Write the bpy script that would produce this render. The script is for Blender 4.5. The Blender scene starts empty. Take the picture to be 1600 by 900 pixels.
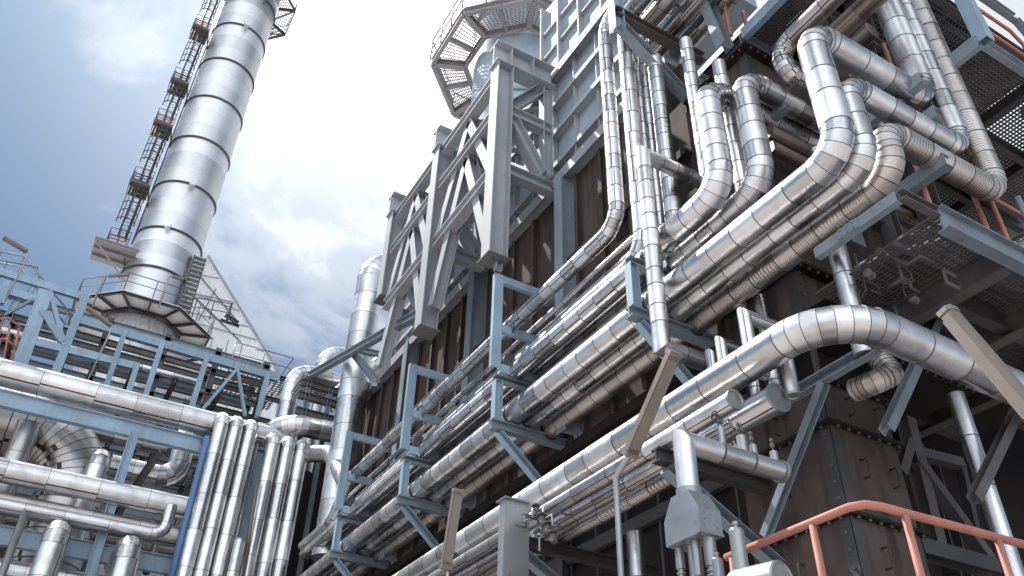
import bpy, math, random
from mathutils import Vector as V, Matrix
random.seed(7)
sc = bpy.context.scene
COL = sc.collection
PI = math.pi
# ------------------------------------------------------------------ camera
F, PITCH, ROLL, YAW, CAMZ = 1309.53, 0.635387, 0.028524, 0.507108, 1.7
FW = V((math.sin(YAW)*math.cos(PITCH), math.cos(YAW)*math.cos(PITCH), math.sin(PITCH)))
_r0 = V((math.cos(YAW), -math.sin(YAW), 0)); _u0 = _r0.cross(FW)
RT = _r0*math.cos(ROLL) + _u0*math.sin(ROLL); UP = RT.cross(FW)
EYE = V((0, 0, CAMZ))
cd = bpy.data.cameras.new('camera'); cam = bpy.data.objects.new('camera', cd); COL.objects.link(cam)
cam.matrix_world = Matrix(((RT.x, UP.x, -FW.x, 0), (RT.y, UP.y, -FW.y, 0), (RT.z, UP.z, -FW.z, CAMZ), (0, 0, 0, 1)))
cd.sensor_width = 36; cd.lens = F/1600*36; cd.clip_start = 0.1; cd.clip_end = 3000
sc.camera = cam

def pt(px, py, X=None, Y=None, Z=None):
    """point of the surveyed plane X=, Y= or Z= seen at a photo pixel (plant axes: X across, Y along the furnace, Z up)"""
    d = FW*F + RT*(px-800) - UP*(py-450)
    t = X/d.x if X is not None else (Y/d.y if Y is not None else (Z-CAMZ)/d.z)
    return EYE + d*t

# ------------------------------------------------------------------ materials
MAT = {}
def nt(name):
    m = bpy.data.materials.new(name); m.use_nodes = True
    N = m.node_tree.nodes; L = m.node_tree.links
    b = N['Principled BSDF']
    return m, N, L, b
def ramp(N, stops, interp='LINEAR'):
    r = N.new('ShaderNodeValToRGB'); r.color_ramp.interpolation = interp
    e = r.color_ramp.elements
    while len(e) < len(stops): e.new(0.5)
    for k, (p, c) in enumerate(stops):
        e[k].position = p; e[k].color = (c[0], c[1], c[2], 1) if len(c) == 3 else c
    return r
def paint(name, col, var=0.15, rough=0.5, metal=0.0, dirt=(0.10, 0.075, 0.06), dirt_amt=0.35, scale=1.2, streak=True, bump=0.02, spec=0.5):
    m, N, L, b = nt(name)
    tc = N.new('ShaderNodeTexCoord')
    geo = N.new('ShaderNodeNewGeometry')
    oi = N.new('ShaderNodeObjectInfo')
    n1 = N.new('ShaderNodeTexNoise'); n1.inputs['Scale'].default_value = scale; n1.inputs['Detail'].default_value = 6; n1.inputs['Roughness'].default_value = 0.65
    L.new(geo.outputs['Position'], n1.inputs['Vector'])
    mp = N.new('ShaderNodeMapping'); mp.inputs['Scale'].default_value = (3.5, 3.5, 0.35)
    L.new(geo.outputs['Position'], mp.inputs['Vector'])
    n2 = N.new('ShaderNodeTexNoise'); n2.inputs['Scale'].default_value = 1.6; n2.inputs['Detail'].default_value = 5
    L.new(mp.outputs['Vector'], n2.inputs['Vector'])
    lo = tuple(c*(1-var) for c in col); hi = tuple(min(1, c*(1+var)) for c in col)
    r1 = ramp(N, [(0.3, lo), (0.7, hi)]); L.new(n1.outputs['Fac'], r1.inputs['Fac'])
    r2 = ramp(N, [(0.50, (0, 0, 0)), (0.78, (dirt_amt,)*3)]); L.new((n2 if streak else n1).outputs['Fac'], r2.inputs['Fac'])
    mx = N.new('ShaderNodeMix'); mx.data_type = 'RGBA'
    L.new(r2.outputs['Color'], mx.inputs['Factor']); L.new(r1.outputs['Color'], mx.inputs[6]); mx.inputs[7].default_value = (*dirt, 1)
    n5 = N.new('ShaderNodeTexNoise'); n5.inputs['Scale'].default_value = 9.0; n5.inputs['Detail'].default_value = 7; n5.inputs['Roughness'].default_value = 0.7
    L.new(geo.outputs['Position'], n5.inputs['Vector'])
    r5 = ramp(N, [(0.60, (0, 0, 0)), (0.70, (0.55 if spec >= 0.5 else 0, )*3)]); L.new(n5.outputs['Fac'], r5.inputs['Fac'])
    mx5 = N.new('ShaderNodeMix'); mx5.data_type = 'RGBA'; L.new(r5.outputs['Color'], mx5.inputs['Factor']); L.new(mx.outputs[2], mx5.inputs[6]); mx5.inputs[7].default_value = (dirt[0]*.8, dirt[1]*.62, dirt[2]*.55, 1); mx = mx5
    hs = N.new('ShaderNodeHueSaturation')
    ma = N.new('ShaderNodeMapRange'); ma.inputs['To Min'].default_value = 0.88; ma.inputs['To Max'].default_value = 1.1
    L.new(oi.outputs['Random'], ma.inputs['Value']); L.new(ma.outputs['Result'], hs.inputs['Value'])
    L.new(mx.outputs[2], hs.inputs['Color']); L.new(hs.outputs['Color'], b.inputs['Base Color'])
    r3 = N.new('ShaderNodeMapRange'); r3.inputs['To Min'].default_value = rough-0.1; r3.inputs['To Max'].default_value = min(1, rough+0.15)
    L.new(n1.outputs['Fac'], r3.inputs['Value']); L.new(r3.outputs['Result'], b.inputs['Roughness'])
    b.inputs['Metallic'].default_value = metal
    b.inputs['Specular IOR Level'].default_value = spec
    if bump:
        bp = N.new('ShaderNodeBump'); bp.inputs['Strength'].default_value = 0.25; bp.inputs['Distance'].default_value = bump
        L.new(n1.outputs['Fac'], bp.inputs['Height']); L.new(bp.outputs['Normal'], b.inputs['Normal'])
    MAT[name] = m; return m
def cladding(name, lo, hi, rlo, rhi, wr=0.006, tint=(0.42, 0.33, 0.27), tint_amt=0.45, wrap=0.0):
    """aluminium jacket: every jacket length has its own sheen, an overlap line along it, scuffs, dents and brown weather streaks"""
    m, N, L, b = nt(name)
    uv = N.new('ShaderNodeUVMap'); uv.uv_map = 'UVMap'
    sp = N.new('ShaderNodeSeparateXYZ'); L.new(uv.outputs['UV'], sp.inputs['Vector'])
    oi = N.new('ShaderNodeObjectInfo'); geo = N.new('ShaderNodeNewGeometry')
    fl = N.new('ShaderNodeMath'); fl.operation = 'FLOOR'; L.new(sp.outputs['Y'], fl.inputs[0])
    cb = N.new('ShaderNodeCombineXYZ'); L.new(fl.outputs[0], cb.inputs['X'])
    om = N.new('ShaderNodeMath'); om.operation = 'MULTIPLY'; om.inputs[1].default_value = 91.7; L.new(oi.outputs['Random'], om.inputs[0]); L.new(om.outputs[0], cb.inputs['Y'])
    wn = N.new('ShaderNodeTexWhiteNoise'); wn.noise_dimensions = '3D'; L.new(cb.outputs[0], wn.inputs['Vector'])
    n1 = N.new('ShaderNodeTexNoise'); n1.inputs['Scale'].default_value = 2.3; n1.inputs['Detail'].default_value = 6; n1.inputs['Roughness'].default_value = 0.6
    L.new(geo.outputs['Position'], n1.inputs['Vector'])
    n3 = N.new('ShaderNodeTexNoise'); n3.inputs['Scale'].default_value = 14; n3.inputs['Detail'].default_value = 4
    L.new(geo.outputs['Position'], n3.inputs['Vector'])
    add = N.new('ShaderNodeMath'); add.operation = 'MULTIPLY_ADD'; add.inputs[1].default_value = 0.6; L.new(wn.outputs['Value'], add.inputs[0])
    mpu = N.new('ShaderNodeMapping'); mpu.inputs['Scale'].default_value = (46, 0.9, 1); L.new(uv.outputs['UV'], mpu.inputs['Vector'])
    n6 = N.new('ShaderNodeTexNoise'); n6.inputs['Scale'].default_value = 1.0; n6.inputs['Detail'].default_value = 4; L.new(mpu.outputs[0], n6.inputs['Vector'])
    nn = N.new('ShaderNodeMath'); nn.operation = 'MULTIPLY_ADD'; nn.inputs[1].default_value = 0.45; L.new(n6.outputs['Fac'], nn.inputs[0]); nq = N.new('ShaderNodeMath'); nq.operation = 'MULTIPLY'; nq.inputs[1].default_value = 0.6; L.new(n1.outputs['Fac'], nq.inputs[0]); L.new(nq.outputs[0], nn.inputs[2])
    h = N.new('ShaderNodeMath'); h.operation = 'MULTIPLY'; h.inputs[1].default_value = 0.55; L.new(nn.outputs[0], h.inputs[0]); L.new(h.outputs[0], add.inputs[2])
    r1 = ramp(N, [(0.15, lo), (0.85, hi)]); L.new(add.outputs[0], r1.inputs['Fac'])
    # streaks of dirt
    r2 = ramp(N, [(0.48, (0, 0, 0)), (0.75, (tint_amt,)*3)]); L.new(n1.outputs['Fac'], r2.inputs['Fac'])
    mx = N.new('ShaderNodeMix'); mx.data_type = 'RGBA'; L.new(r2.outputs['Color'], mx.inputs['Factor']); L.new(r1.outputs['Color'], mx.inputs[6]); mx.inputs[7].default_value = (*tint, 1)
    # overlap line along the jacket
    wx = N.new('ShaderNodeSeparateColor'); L.new(wn.outputs['Color'], wx.inputs['Color'])
    fr = N.new('ShaderNodeMath'); fr.operation = 'MULTIPLY_ADD'; fr.inputs[1].default_value = 0.10; L.new(wx.outputs['Green'], fr.inputs[0]); L.new(sp.outputs['X'], fr.inputs[2])
    md = N.new('ShaderNodeMath'); md.operation = 'FRACT'; L.new(fr.outputs[0], md.inputs[0])
    cp = N.new('ShaderNodeMath'); cp.operation = 'COMPARE'; cp.inputs[1].default_value = 0.55; cp.inputs[2].default_value = wr; L.new(md.outputs[0], cp.inputs[0])
    mx2 = N.new('ShaderNodeMix'); mx2.data_type = 'RGBA'; L.new(cp.outputs[0], mx2.inputs['Factor']); L.new(mx.outputs[2], mx2.inputs[6]); mx2.inputs[7].default_value = (0.06, 0.055, 0.05, 1)
    L.new(mx2.outputs[2], b.inputs['Base Color'])
    b.inputs['Metallic'].default_value = 1.0
    mr = N.new('ShaderNodeMapRange'); mr.inputs['To Min'].default_value = rlo; mr.inputs['To Max'].default_value = rhi
    a2 = N.new('ShaderNodeMath'); a2.operation = 'MULTIPLY_ADD'; a2.inputs[1].default_value = 0.5; L.new(wx.outputs['Red'], a2.inputs[0]); 
    h2 = N.new('ShaderNodeMath'); h2.operation = 'MULTIPLY'; h2.inputs[1].default_value = 0.5; L.new(n3.outputs['Fac'], h2.inputs[0]); L.new(h2.outputs[0], a2.inputs[2])
    L.new(a2.outputs[0], mr.inputs['Value']); L.new(mr.outputs['Result'], b.inputs['Roughness'])
    bp = N.new('ShaderNodeBump'); bp.inputs['Strength'].default_value = 0.35; bp.inputs['Distance'].default_value = 0.03
    hsum = N.new('ShaderNodeMath'); hsum.operation = 'MULTIPLY_ADD'; hsum.inputs[1].default_value = 0.12; L.new(n3.outputs['Fac'], hsum.inputs[0]); L.new(n1.outputs['Fac'], hsum.inputs[2])
    last = hsum
    if wrap:
        wv = N.new('ShaderNodeMath'); wv.operation = 'MULTIPLY'; wv.inputs[1].default_value = 2*PI*wrap; L.new(sp.outputs['Y'], wv.inputs[0])
        n4 = N.new('ShaderNodeMath'); n4.operation = 'MULTIPLY_ADD'; n4.inputs[1].default_value = 9.0; L.new(n1.outputs['Fac'], n4.inputs[0]); L.new(wv.outputs[0], n4.inputs[2])
        sn = N.new('ShaderNodeMath'); sn.operation = 'SINE'; L.new(n4.outputs[0], sn.inputs[0])
        ws = N.new('ShaderNodeMath'); ws.operation = 'MULTIPLY_ADD'; ws.inputs[1].default_value = 0.22; L.new(sn.outputs[0], ws.inputs[0]); L.new(hsum.outputs[0], ws.inputs[2]); last = ws
    L.new(last.outputs[0], bp.inputs['Height']); L.new(bp.outputs['Normal'], b.inputs['Normal'])
    MAT[name] = m
cladding('jacket', (0.42, 0.42, 0.425), (0.86, 0.865, 0.88), 0.19, 0.50, wr=0.009, tint=(0.31, 0.27, 0.25), tint_amt=0.6)
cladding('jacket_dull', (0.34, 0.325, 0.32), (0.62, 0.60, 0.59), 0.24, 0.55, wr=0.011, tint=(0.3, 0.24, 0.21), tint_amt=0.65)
cladding('jacket_wrapped', (0.42, 0.39, 0.36), (0.70, 0.67, 0.64), 0.3, 0.5, wrap=9.0, tint_amt=0.6)
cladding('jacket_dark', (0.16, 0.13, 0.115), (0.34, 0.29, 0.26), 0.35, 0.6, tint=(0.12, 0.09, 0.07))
cladding('stack_steel', (0.54, 0.55, 0.57), (0.84, 0.85, 0.87), 0.38, 0.60, wr=0.0012, tint=(0.50, 0.45, 0.42), tint_amt=0.4)
paint('seam', (0.13, 0.125, 0.12), 0.35, 0.5, 0.6, dirt_amt=0.6)
paint('seam_black', (0.05, 0.045, 0.042), 0.3, 0.6, 0.2)
paint('steel_blue', (0.27, 0.39, 0.50), 0.14, 0.5, dirt=(0.20, 0.16, 0.13), dirt_amt=0.45)
paint('steel_grey_blue', (0.21, 0.26, 0.31), 0.16, 0.5, dirt=(0.15, 0.12, 0.1), dirt_amt=0.5)
paint('steel_pale', (0.34, 0.365, 0.40), 0.12, 0.6, dirt=(0.33, 0.26, 0.22), dirt_amt=0.4)
paint('gallery_steel', (0.34, 0.325, 0.335), 0.12, 0.5, dirt=(0.16, 0.13, 0.12), dirt_amt=0.4)
paint('panel_blue', (0.35, 0.44, 0.52), 0.14, 0.62, dirt=(0.25, 0.24, 0.25), dirt_amt=0.35)
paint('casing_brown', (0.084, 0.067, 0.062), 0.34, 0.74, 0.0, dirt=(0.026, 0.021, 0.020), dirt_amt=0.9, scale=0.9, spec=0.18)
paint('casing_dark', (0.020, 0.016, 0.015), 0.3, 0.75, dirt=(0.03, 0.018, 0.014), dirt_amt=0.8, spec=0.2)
paint('stack_plain', (0.7, 0.7, 0.72), 0.12, 0.5, 0.6, dirt=(0.2, 0.18, 0.18), dirt_amt=0.7)
paint('steel_dark', (0.055, 0.055, 0.058), 0.3, 0.5, dirt=(0.09, 0.05, 0.035), dirt_amt=0.6)
paint('steel_grime', (0.10, 0.095, 0.095), 0.3, 0.55, dirt=(0.06, 0.045, 0.04), dirt_amt=0.7)
paint('white_panel', (0.82, 0.83, 0.85), 0.07, 0.55, dirt=(0.45, 0.40, 0.36), dirt_amt=0.4)
paint('rail_red', (0.47, 0.185, 0.14), 0.16, 0.6, dirt=(0.25, 0.14, 0.11), dirt_amt=0.5)
paint('galvanised', (0.36, 0.37, 0.38), 0.22, 0.4, 0.8, dirt=(0.2, 0.16, 0.13), dirt_amt=0.5)
paint('box_steel', (0.40, 0.415, 0.43), 0.2, 0.36, 0.8, dirt=(0.28, 0.24, 0.22), dirt_amt=0.4)
paint('lamp_casing', (0.17, 0.145, 0.125), 0.16, 0.5, dirt=(0.24, 0.17, 0.12), dirt_amt=0.6)
paint('lamp_white', (0.21, 0.18, 0.16), 0.1, 0.45, dirt=(0.4, 0.33, 0.26), dirt_amt=0.4)
paint('pipe_blue', (0.09, 0.19, 0.36), 0.15, 0.4, dirt=(0.07, 0.1, 0.16), dirt_amt=0.4)
paint('dial_white', (0.78, 0.78, 0.76), 0.04, 0.4, bump=0)
paint('concrete', (0.39, 0.36, 0.35), 0.16, 0.9, dirt=(0.26, 0.21, 0.18), dirt_amt=0.6, scale=0.5, streak=False)

# ------------------------------------------------------------------ mesh helpers
class MB:
    def __init__(s): s.v = []; s.f = []; s.mi = []; s.uv = None; s.sm = []; s.sharp = set()
    def add(s, vs, fs, mi=0, smooth=False):
        o = len(s.v); s.v += [tuple(v) for v in vs]
        for f in fs: s.f.append([o+i for i in f]); s.mi.append(mi); s.sm.append(smooth)
    def box(s, c, size, mi=0, ax=None):
        c = V(c); X, Y, Z = ax or (V((1, 0, 0)), V((0, 1, 0)), V((0, 0, 1)))
        a, b, d = size[0]/2, size[1]/2, size[2]/2
        vs = [c + X*(i*a) + Y*(j*b) + Z*(k*d) for i in (-1, 1) for j in (-1, 1) for k in (-1, 1)]
        s.add(vs, [(0, 1, 3, 2), (4, 6, 7, 5), (0, 4, 5, 1), (2, 3, 7, 6), (0, 2, 6, 4), (1, 5, 7, 3)], mi)
    def span(s, x0, x1, y0, y1, z0, z1, mi=0):
        s.box(((x0+x1)/2, (y0+y1)/2, (z0+z1)/2), (abs(x1-x0), abs(y1-y0), abs(z1-z0)), mi)
    def prism(s, prof, p0, p1, up=(0, 0, 1), mi=0, flip=False):
        p0 = V(p0); p1 = V(p1); d = (p1-p0).normalized(); up = V(up)
        if abs(d.dot(up)) > 0.98: up = V((1, 0, 0))
        sd = d.cross(up).normalized()
        if flip: sd = -sd
        u = sd.cross(d).normalized() if not flip else d.cross(sd).normalized()
        n = len(prof)
        vs = [p0 + sd*a + u*b for a, b in prof] + [p1 + sd*a + u*b for a, b in prof]
        fs = [(i, (i+1) % n, n+(i+1) % n, n+i) for i in range(n)]
        fs += [tuple(range(n-1, -1, -1)), tuple(range(n, 2*n))]
        s.add(vs, fs, mi)
    def member(s, p0, p1, kind='I', w=0.2, h=0.3, t=0.02, up=(0, 0, 1), mi=0, flip=False):
        a, b = w/2, h/2
        if kind == 'I':
            k = t*0.6
            pr = [(-a, -b), (a, -b), (a, -b+t), (k, -b+t), (k, b-t), (a, b-t), (a, b), (-a, b), (-a, b-t), (-k, b-t), (-k, -b+t), (-a, -b+t)]
        elif kind == 'C': pr = [(-a, -b), (a, -b), (a, -b+t), (-a+t, -b+t), (-a+t, b-t), (a, b-t), (a, b), (-a, b)]
        elif kind == 'L': pr = [(-a, -b), (a, -b), (a, -b+t), (-a+t, -b+t), (-a+t, b), (-a, b)]
        else: pr = [(-a, -b), (a, -b), (a, b), (-a, b)]
        s.prism(pr, p0, p1, up, mi, flip)
    def tube(s, pts, r, n=8, mi=0, caps=True):
        pts = [V(p) for p in pts]; o = len(s.v); m = len(pts); ref = None
        for i, p in enumerate(pts):
            d = (pts[min(i+1, m-1)] - pts[max(i-1, 0)]).normalized()
            if ref is None: ref = d.orthogonal().normalized()
            else: ref = (ref - d*ref.dot(d)).normalized()
            q = d.cross(ref)
            s.v += [tuple(p + ref*(r*math.cos(2*PI*k/n)) + q*(r*math.sin(2*PI*k/n))) for k in range(n)]
        for i in range(m-1):
            for k in range(n):
                a = o+i*n+k; b = o+i*n+(k+1) % n
                s.f.append([a, b, b+n, a+n]); s.mi.append(mi); s.sm.append(True)
        if caps:
            s.f.append([o+k for k in range(n-1, -1, -1)]); s.mi.append(mi); s.sm.append(False)
            s.f.append([o+(m-1)*n+k for k in range(n)]); s.mi.append(mi); s.sm.append(False)
    def lathe(s, prof, c, ax=(0, 0, 1), n=24, mi=0, smooth=True, a0=0.0):
        """prof: (radius, offset along axis)"""
        c = V(c); ax = V(ax).normalized(); e = ax.orthogonal().normalized()
        if abs(ax.z) > 0.99: e = V((1, 0, 0))
        q = ax.cross(e); o = len(s.v); m = len(prof)
        for r, z in prof:
            s.v += [tuple(c + ax*z + e*(r*math.cos(2*PI*k/n+a0)) + q*(r*math.sin(2*PI*k/n+a0))) for k in range(n)]
        for i in range(m-1):
            for k in range(n):
                a = o+i*n+k; b = o+i*n+(k+1) % n
                s.f.append([a, b, b+n, a+n]); s.mi.append(mi); s.sm.append(smooth)
            for k in range(n): s.sharp.add((o+i*n+k, o+i*n+(k+1) % n))
        for k in range(n): s.sharp.add((o+(m-1)*n+k, o+(m-1)*n+(k+1) % n))
        if prof[0][0] > 1e-4: s.f.append([o+k for k in range(n-1, -1, -1)]); s.mi.append(mi); s.sm.append(False)
        if prof[-1][0] > 1e-4: s.f.append([o+(m-1)*n+k for k in range(n)]); s.mi.append(mi); s.sm.append(False)
    def build(s, name, mats, parent=None, label=None):
        me = bpy.data.meshes.new(name)
        me.from_pydata(s.v, [], s.f)
        if isinstance(mats, str): mats = [mats]
        for m in mats: me.materials.append(MAT[m])
        me.polygons.foreach_set('material_index', s.mi)
        me.polygons.foreach_set('use_smooth', s.sm)
        if s.uv is not None:
            ul = me.uv_layers.new(name='UVMap')
            flat = []
            for f in s.uv:
                for u in f: flat += u
            ul.data.foreach_set('uv', flat)
        if s.sharp:
            at = me.attributes.new('sharp_edge', 'BOOLEAN', 'EDGE')
            S = {(min(a, b), max(a, b)) for a, b in s.sharp}
            at.data.foreach_set('value', [((min(e.vertices), max(e.vertices)) in S) for e in me.edges])
        me.update()
        o = bpy.data.objects.new(name, me); COL.objects.link(o)
        if parent is not None:
            o.parent = parent
            if parent.parent is None: o.matrix_parent_inverse = Matrix.Translation(-V(parent.location))
        if label: o['label'] = label
        return o
def tag(o, label, cat=None, group=None, kind=None):
    o['label'] = label
    if cat: o['category'] = cat
    if group: o['group'] = group
    if kind: o['kind'] = kind
    return o
def thing(name, label, cat, loc=(0, 0, 0), group=None):
    o = bpy.data.objects.new(name, None); COL.objects.link(o); o.location = loc; o.empty_display_size = 0.2
    return tag(o, label, cat, group)
def copy_tree(src, delta, label=None, parent=None):
    c = src.copy(); COL.objects.link(c)
    if parent is None:
        c.location = V(src.location) + V(delta)
        if label: c['label'] = label
    else:
        c.parent = parent; c.matrix_parent_inverse = src.matrix_parent_inverse.copy()
    for ch in list(src.children): copy_tree(ch, delta, None, c)
    return c

# ------------------------------------------------------------------ pipes
def ring(c, ex, ey, r, dirv=None, nrm=None, n=20):
    out = []
    for k in range(n):
        p = ex*(r*math.cos(2*PI*k/n)) + ey*(r*math.sin(2*PI*k/n))
        if nrm is not None:
            den = dirv.dot(nrm)
            if abs(den) > 1e-6: p = p - dirv*(p.dot(nrm)/den)
        out.append(c+p)
    return out
class PipeMesh:
    """rows of rings; each row pair is either jacket (0) or seam bead (1)"""
    def __init__(s, n): s.n = n; s.rows = []; s.vv = []; s.mt = []
    def row(s, pts, v, mt): s.rows.append(pts); s.vv.append(v); s.mt.append(mt)
    def build(s, name, mats, parent, cap0=False, cap1=False):
        mb = MB(); n = s.n; mb.uv = []
        for r in s.rows: mb.v += [tuple(p) for p in r]
        for i in range(len(s.rows)-1):
            for k in range(n):
                a = i*n+k; b = i*n+(k+1) % n
                mb.f.append([a, b, b+n, a+n]); mb.mi.append(s.mt[i+1]); mb.sm.append(True)
                u0, u1, v0, v1 = k/n, (k+1)/n, s.vv[i], s.vv[i+1]
                mb.uv.append([(u0, v0), (u1, v0), (u1, v1), (u0, v1)])
        for i in range(len(s.rows)):
            for k in range(n): mb.sharp.add((i*n+k, i*n+(k+1) % n))
        if cap0: mb.f.append(list(range(n-1, -1, -1))); mb.mi.append(0); mb.sm.append(False); mb.uv.append([(0.3, 0.5)]*n)
        if cap1:
            o = (len(s.rows)-1)*n
            mb.f.append([o+k for k in range(n)]); mb.mi.append(0); mb.sm.append(False); mb.uv.append([(0.3, 0.5)]*n)
        return mb.build(name, mats, parent)
def fillet(path, R):
    """-> list of ('s', p0, p1) and ('e', p0, corner, p1)"""
    P = [V(p) for p in path]; out = []; cur = P[0]
    for i in range(1, len(P)-1):
        a = (P[i]-P[i-1]).normalized(); b = (P[i+1]-P[i]).normalized()
        th = a.angle(b)
        t = R*math.tan(th/2)
        t = min(t, 0.48*(P[i]-P[i-1]).length if i > 1 else 0.98*(P[i]-P[i-1]).length, 0.48*(P[i+1]-P[i]).length if i < len(P)-2 else 0.98*(P[i+1]-P[i]).length)
        s0 = P[i]-a*t; s1 = P[i]+b*t
        out.append(('s', cur, s0)); out.append(('e', s0, P[i], s1)); cur = s1
    out.append(('s', cur, P[-1]))
    return out
def pipe(name, label, path, r, R=None, cat='pipe', group=None, mat='jacket', seg=0.9, gores=4, caps='', n=20, bead=0.005, bw=0.0065, seam='seam', mitre=False, parent=None):
    """an insulated pipe: straight_section, elbow and end_cap parts"""
    R = 2.2*r if R is None else R
    path = [V(p) for p in path]
    root = parent if parent is not None else thing(name, label, cat, path[0], group)
    mats = [mat, seam]
    if mitre:
        pcs = [('s', path[i], path[i+1]) for i in range(len(path)-1)]
    else: pcs = fillet(path, R)
    d0 = (path[1]-path[0]).normalized()
    ex = d0.orthogonal().normalized()
    # put the overlap line towards the ground side
    v = random.randint(0, 40)*1.0
    nseg_rand = random.random()
    for k, pc in enumerate(pcs):
        pm = PipeMesh(n)
        if pc[0] == 's':
            p0, p1 = pc[1], pc[2]; L = (p1-p0).length
            if L < 0.01: continue
            d = (p1-p0).normalized()
            ex = (ex - d*ex.dot(d)).normalized(); ey = d.cross(ex)
            n0 = n1 = None
            if mitre:
                if k > 0: n0 = (d + (path[k]-path[k-1]).normalized()).normalized()
                if k < len(pcs)-1: n1 = (d + (path[k+2]-path[k+1]).normalized()).normalized()
            m = max(1, round(L/seg)); st = L/m
            pm.row(ring(p0, ex, ey, r, d, n0, n), v+0.001, 0)
            # bead at start
            if n0 is None:
                pm.row(ring(p0+d*0.001, ex, ey, r+bead, n=n), v+0.01, 1); pm.row(ring(p0+d*bw, ex, ey, r+bead, n=n), v+0.02, 1); pm.row(ring(p0+d*(bw+0.001), ex, ey, r, n=n), v+0.03, 1)
            for j in range(1, m):
                c = p0 + d*(st*j + (random.random()-.5)*0.26*st); vj = v+j
                pm.row(ring(c-d*(bw), ex, ey, r, n=n), vj-0.02, 0)
                pm.row(ring(c-d*(bw-0.001), ex, ey, r+bead, n=n), vj-0.01, 1)
                pm.row(ring(c+d*(bw-0.001), ex, ey, r+bead, n=n), vj+0.01, 1)
                pm.row(ring(c+d*bw, ex, ey, r, n=n), vj+0.02, 1)
            if n1 is None:
                pm.row(ring(p1-d*(bw+0.001), ex, ey, r, n=n), v+m-0.03, 0); pm.row(ring(p1-d*bw, ex, ey, r+bead, n=n), v+m-0.02, 1); pm.row(ring(p1-d*0.001, ex, ey, r+bead, n=n), v+m-0.01, 1)
                pm.row(ring(p1, ex, ey, r, n=n), v+m, 1)
            else: pm.row(ring(p1, ex, ey, r, d, n1, n), v+m-0.001, 0)
            c0 = k == 0 and '0' not in caps; c1 = k == len(pcs)-1 and '1' not in caps
            pm.build('straight_section', mats, root, c0, c1)
            v += m
        else:
            s0, co, s1 = pc[1:]
            a = (co-s0).normalized(); b = (s1-co).normalized(); th = a.angle(b)
            t = (co-s0).length; Rr = t/math.tan(th/2)
            axn = a.cross(b).normalized(); cen = s0 + axn.cross(a)*Rr
            g = max(2, round(gores*th/(PI/2)))
            ps = []
            for j in range(g+1):
                M = Matrix.Rotation(th*j/g, 3, axn); ps.append(cen + M @ (s0-cen))
            for j in range(g):
                d = (ps[j+1]-ps[j]).normalized()
                ex = (ex - d*ex.dot(d)).normalized(); ey = d.cross(ex)
                na = a if j == 0 else (d+(ps[j]-ps[j-1]).normalized()).normalized()
                nb = b if j == g-1 else (d+(ps[j+2]-ps[j+1]).normalized()).normalized()
                e = min(bw, (ps[j+1]-ps[j]).length*0.2)
                pm.row(ring(ps[j], ex, ey, r+bead, d, na, n), v+j+0.01, 1)
                pm.row(ring(ps[j]+d*e, ex, ey, r+bead, d, na, n), v+j+0.02, 1)
                pm.row(ring(ps[j]+d*(e+0.001), ex, ey, r, d, na, n), v+j+0.03, 1)
                pm.row(ring(ps[j+1]-d*0.002, ex, ey, r, d, nb, n), v+j+0.97, 0)
                ex2 = ex
            pm.row(ring(ps[-1], ex, ey, r+bead*0.5, d, b, n), v+g, 1)
            pm.build('elbow', mats, root)
            v += g
    for ch in caps:
        p, d = (path[0], (path[0]-path[1]).normalized()) if ch == '0' else (path[-1], (path[-1]-path[-2]).normalized())
        mb = MB(); mb.lathe([(r, -0.005), (r+0.012, -0.004), (r+0.012, 0.03), (r-0.012, 0.031), (r-0.02, 0.018), (0.0001, 0.03)], p, d, n)
        mb.build('end_cap', 'galvanised' if mat != 'jacket_dark' else 'steel_grime', root)
    return root
def plain_pipe(name, label, path, r, cat='pipe', mat='galvanised', group=None, n=10, R=None):
    mb = MB(); pts = []
    for pc in fillet(path, R or 3*r):
        if pc[0] == 's': pts += [pc[1], pc[2]]
        else:
            s0, co, s1 = pc[1:]
            for j in (1, 2, 3): t = j/4; pts.append(s0*(1-t)**2 + co*(2*t*(1-t)) + s1*t*t)
    q = [pts[0]]
    for p in pts[1:]:
        if (p-q[-1]).length > 1e-4: q.append(p)
    mb.tube(q, r, n)
    return tag(mb.build(name, mat), label, cat, group)
def poly_prism(mb, pts, d, mi=0):
    """closed slab: polygon extruded by vector d"""
    pts = [V(p) for p in pts]; d = V(d); n = len(pts)
    vs = pts + [p+d for p in pts]
    mb.add(vs, [(i, (i+1) % n, n+(i+1) % n, n+i) for i in range(n)] + [tuple(range(n-1, -1, -1)), tuple(range(n, 2*n))], mi)
def grating(mb, x0, x1, y0, y1, z, sx=0.09, sy=0.09, b=0.022, h=0.03):
    y = y0
    while y < y1: mb.span(x0, x1, y, y+b, z-h, z); y += sy
    x = x0
    while x < x1: mb.span(x, x+b, y0, y1, z-h-0.004, z-0.006); x += sx
def handrail(root, pts, h=1.1, post=1.4, r=0.024, mat='galvanised', mid=True, kick=False):
    """posts and rails along a polyline at floor level, parts of ROOT"""
    pts = [V(p) for p in pts]
    mb = MB(); mb.tube([p+V((0, 0, h)) for p in pts], r, 7); mb.build('top_rail', mat, root)
    if mid: mb = MB(); mb.tube([p+V((0, 0, h*0.52)) for p in pts], r*0.8, 6); mb.build('mid_rail', mat, root)
    for i in range(len(pts)-1):
        L = (pts[i+1]-pts[i]).length; m = max(1, round(L/post))
        for j in range(m + (1 if i == len(pts)-2 else 0)):
            p = pts[i].lerp(pts[i+1], j/m)
            mb = MB(); mb.tube([p, p+V((0, 0, h-r))], r*0.9, 6); mb.build('post', mat, root)
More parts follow.
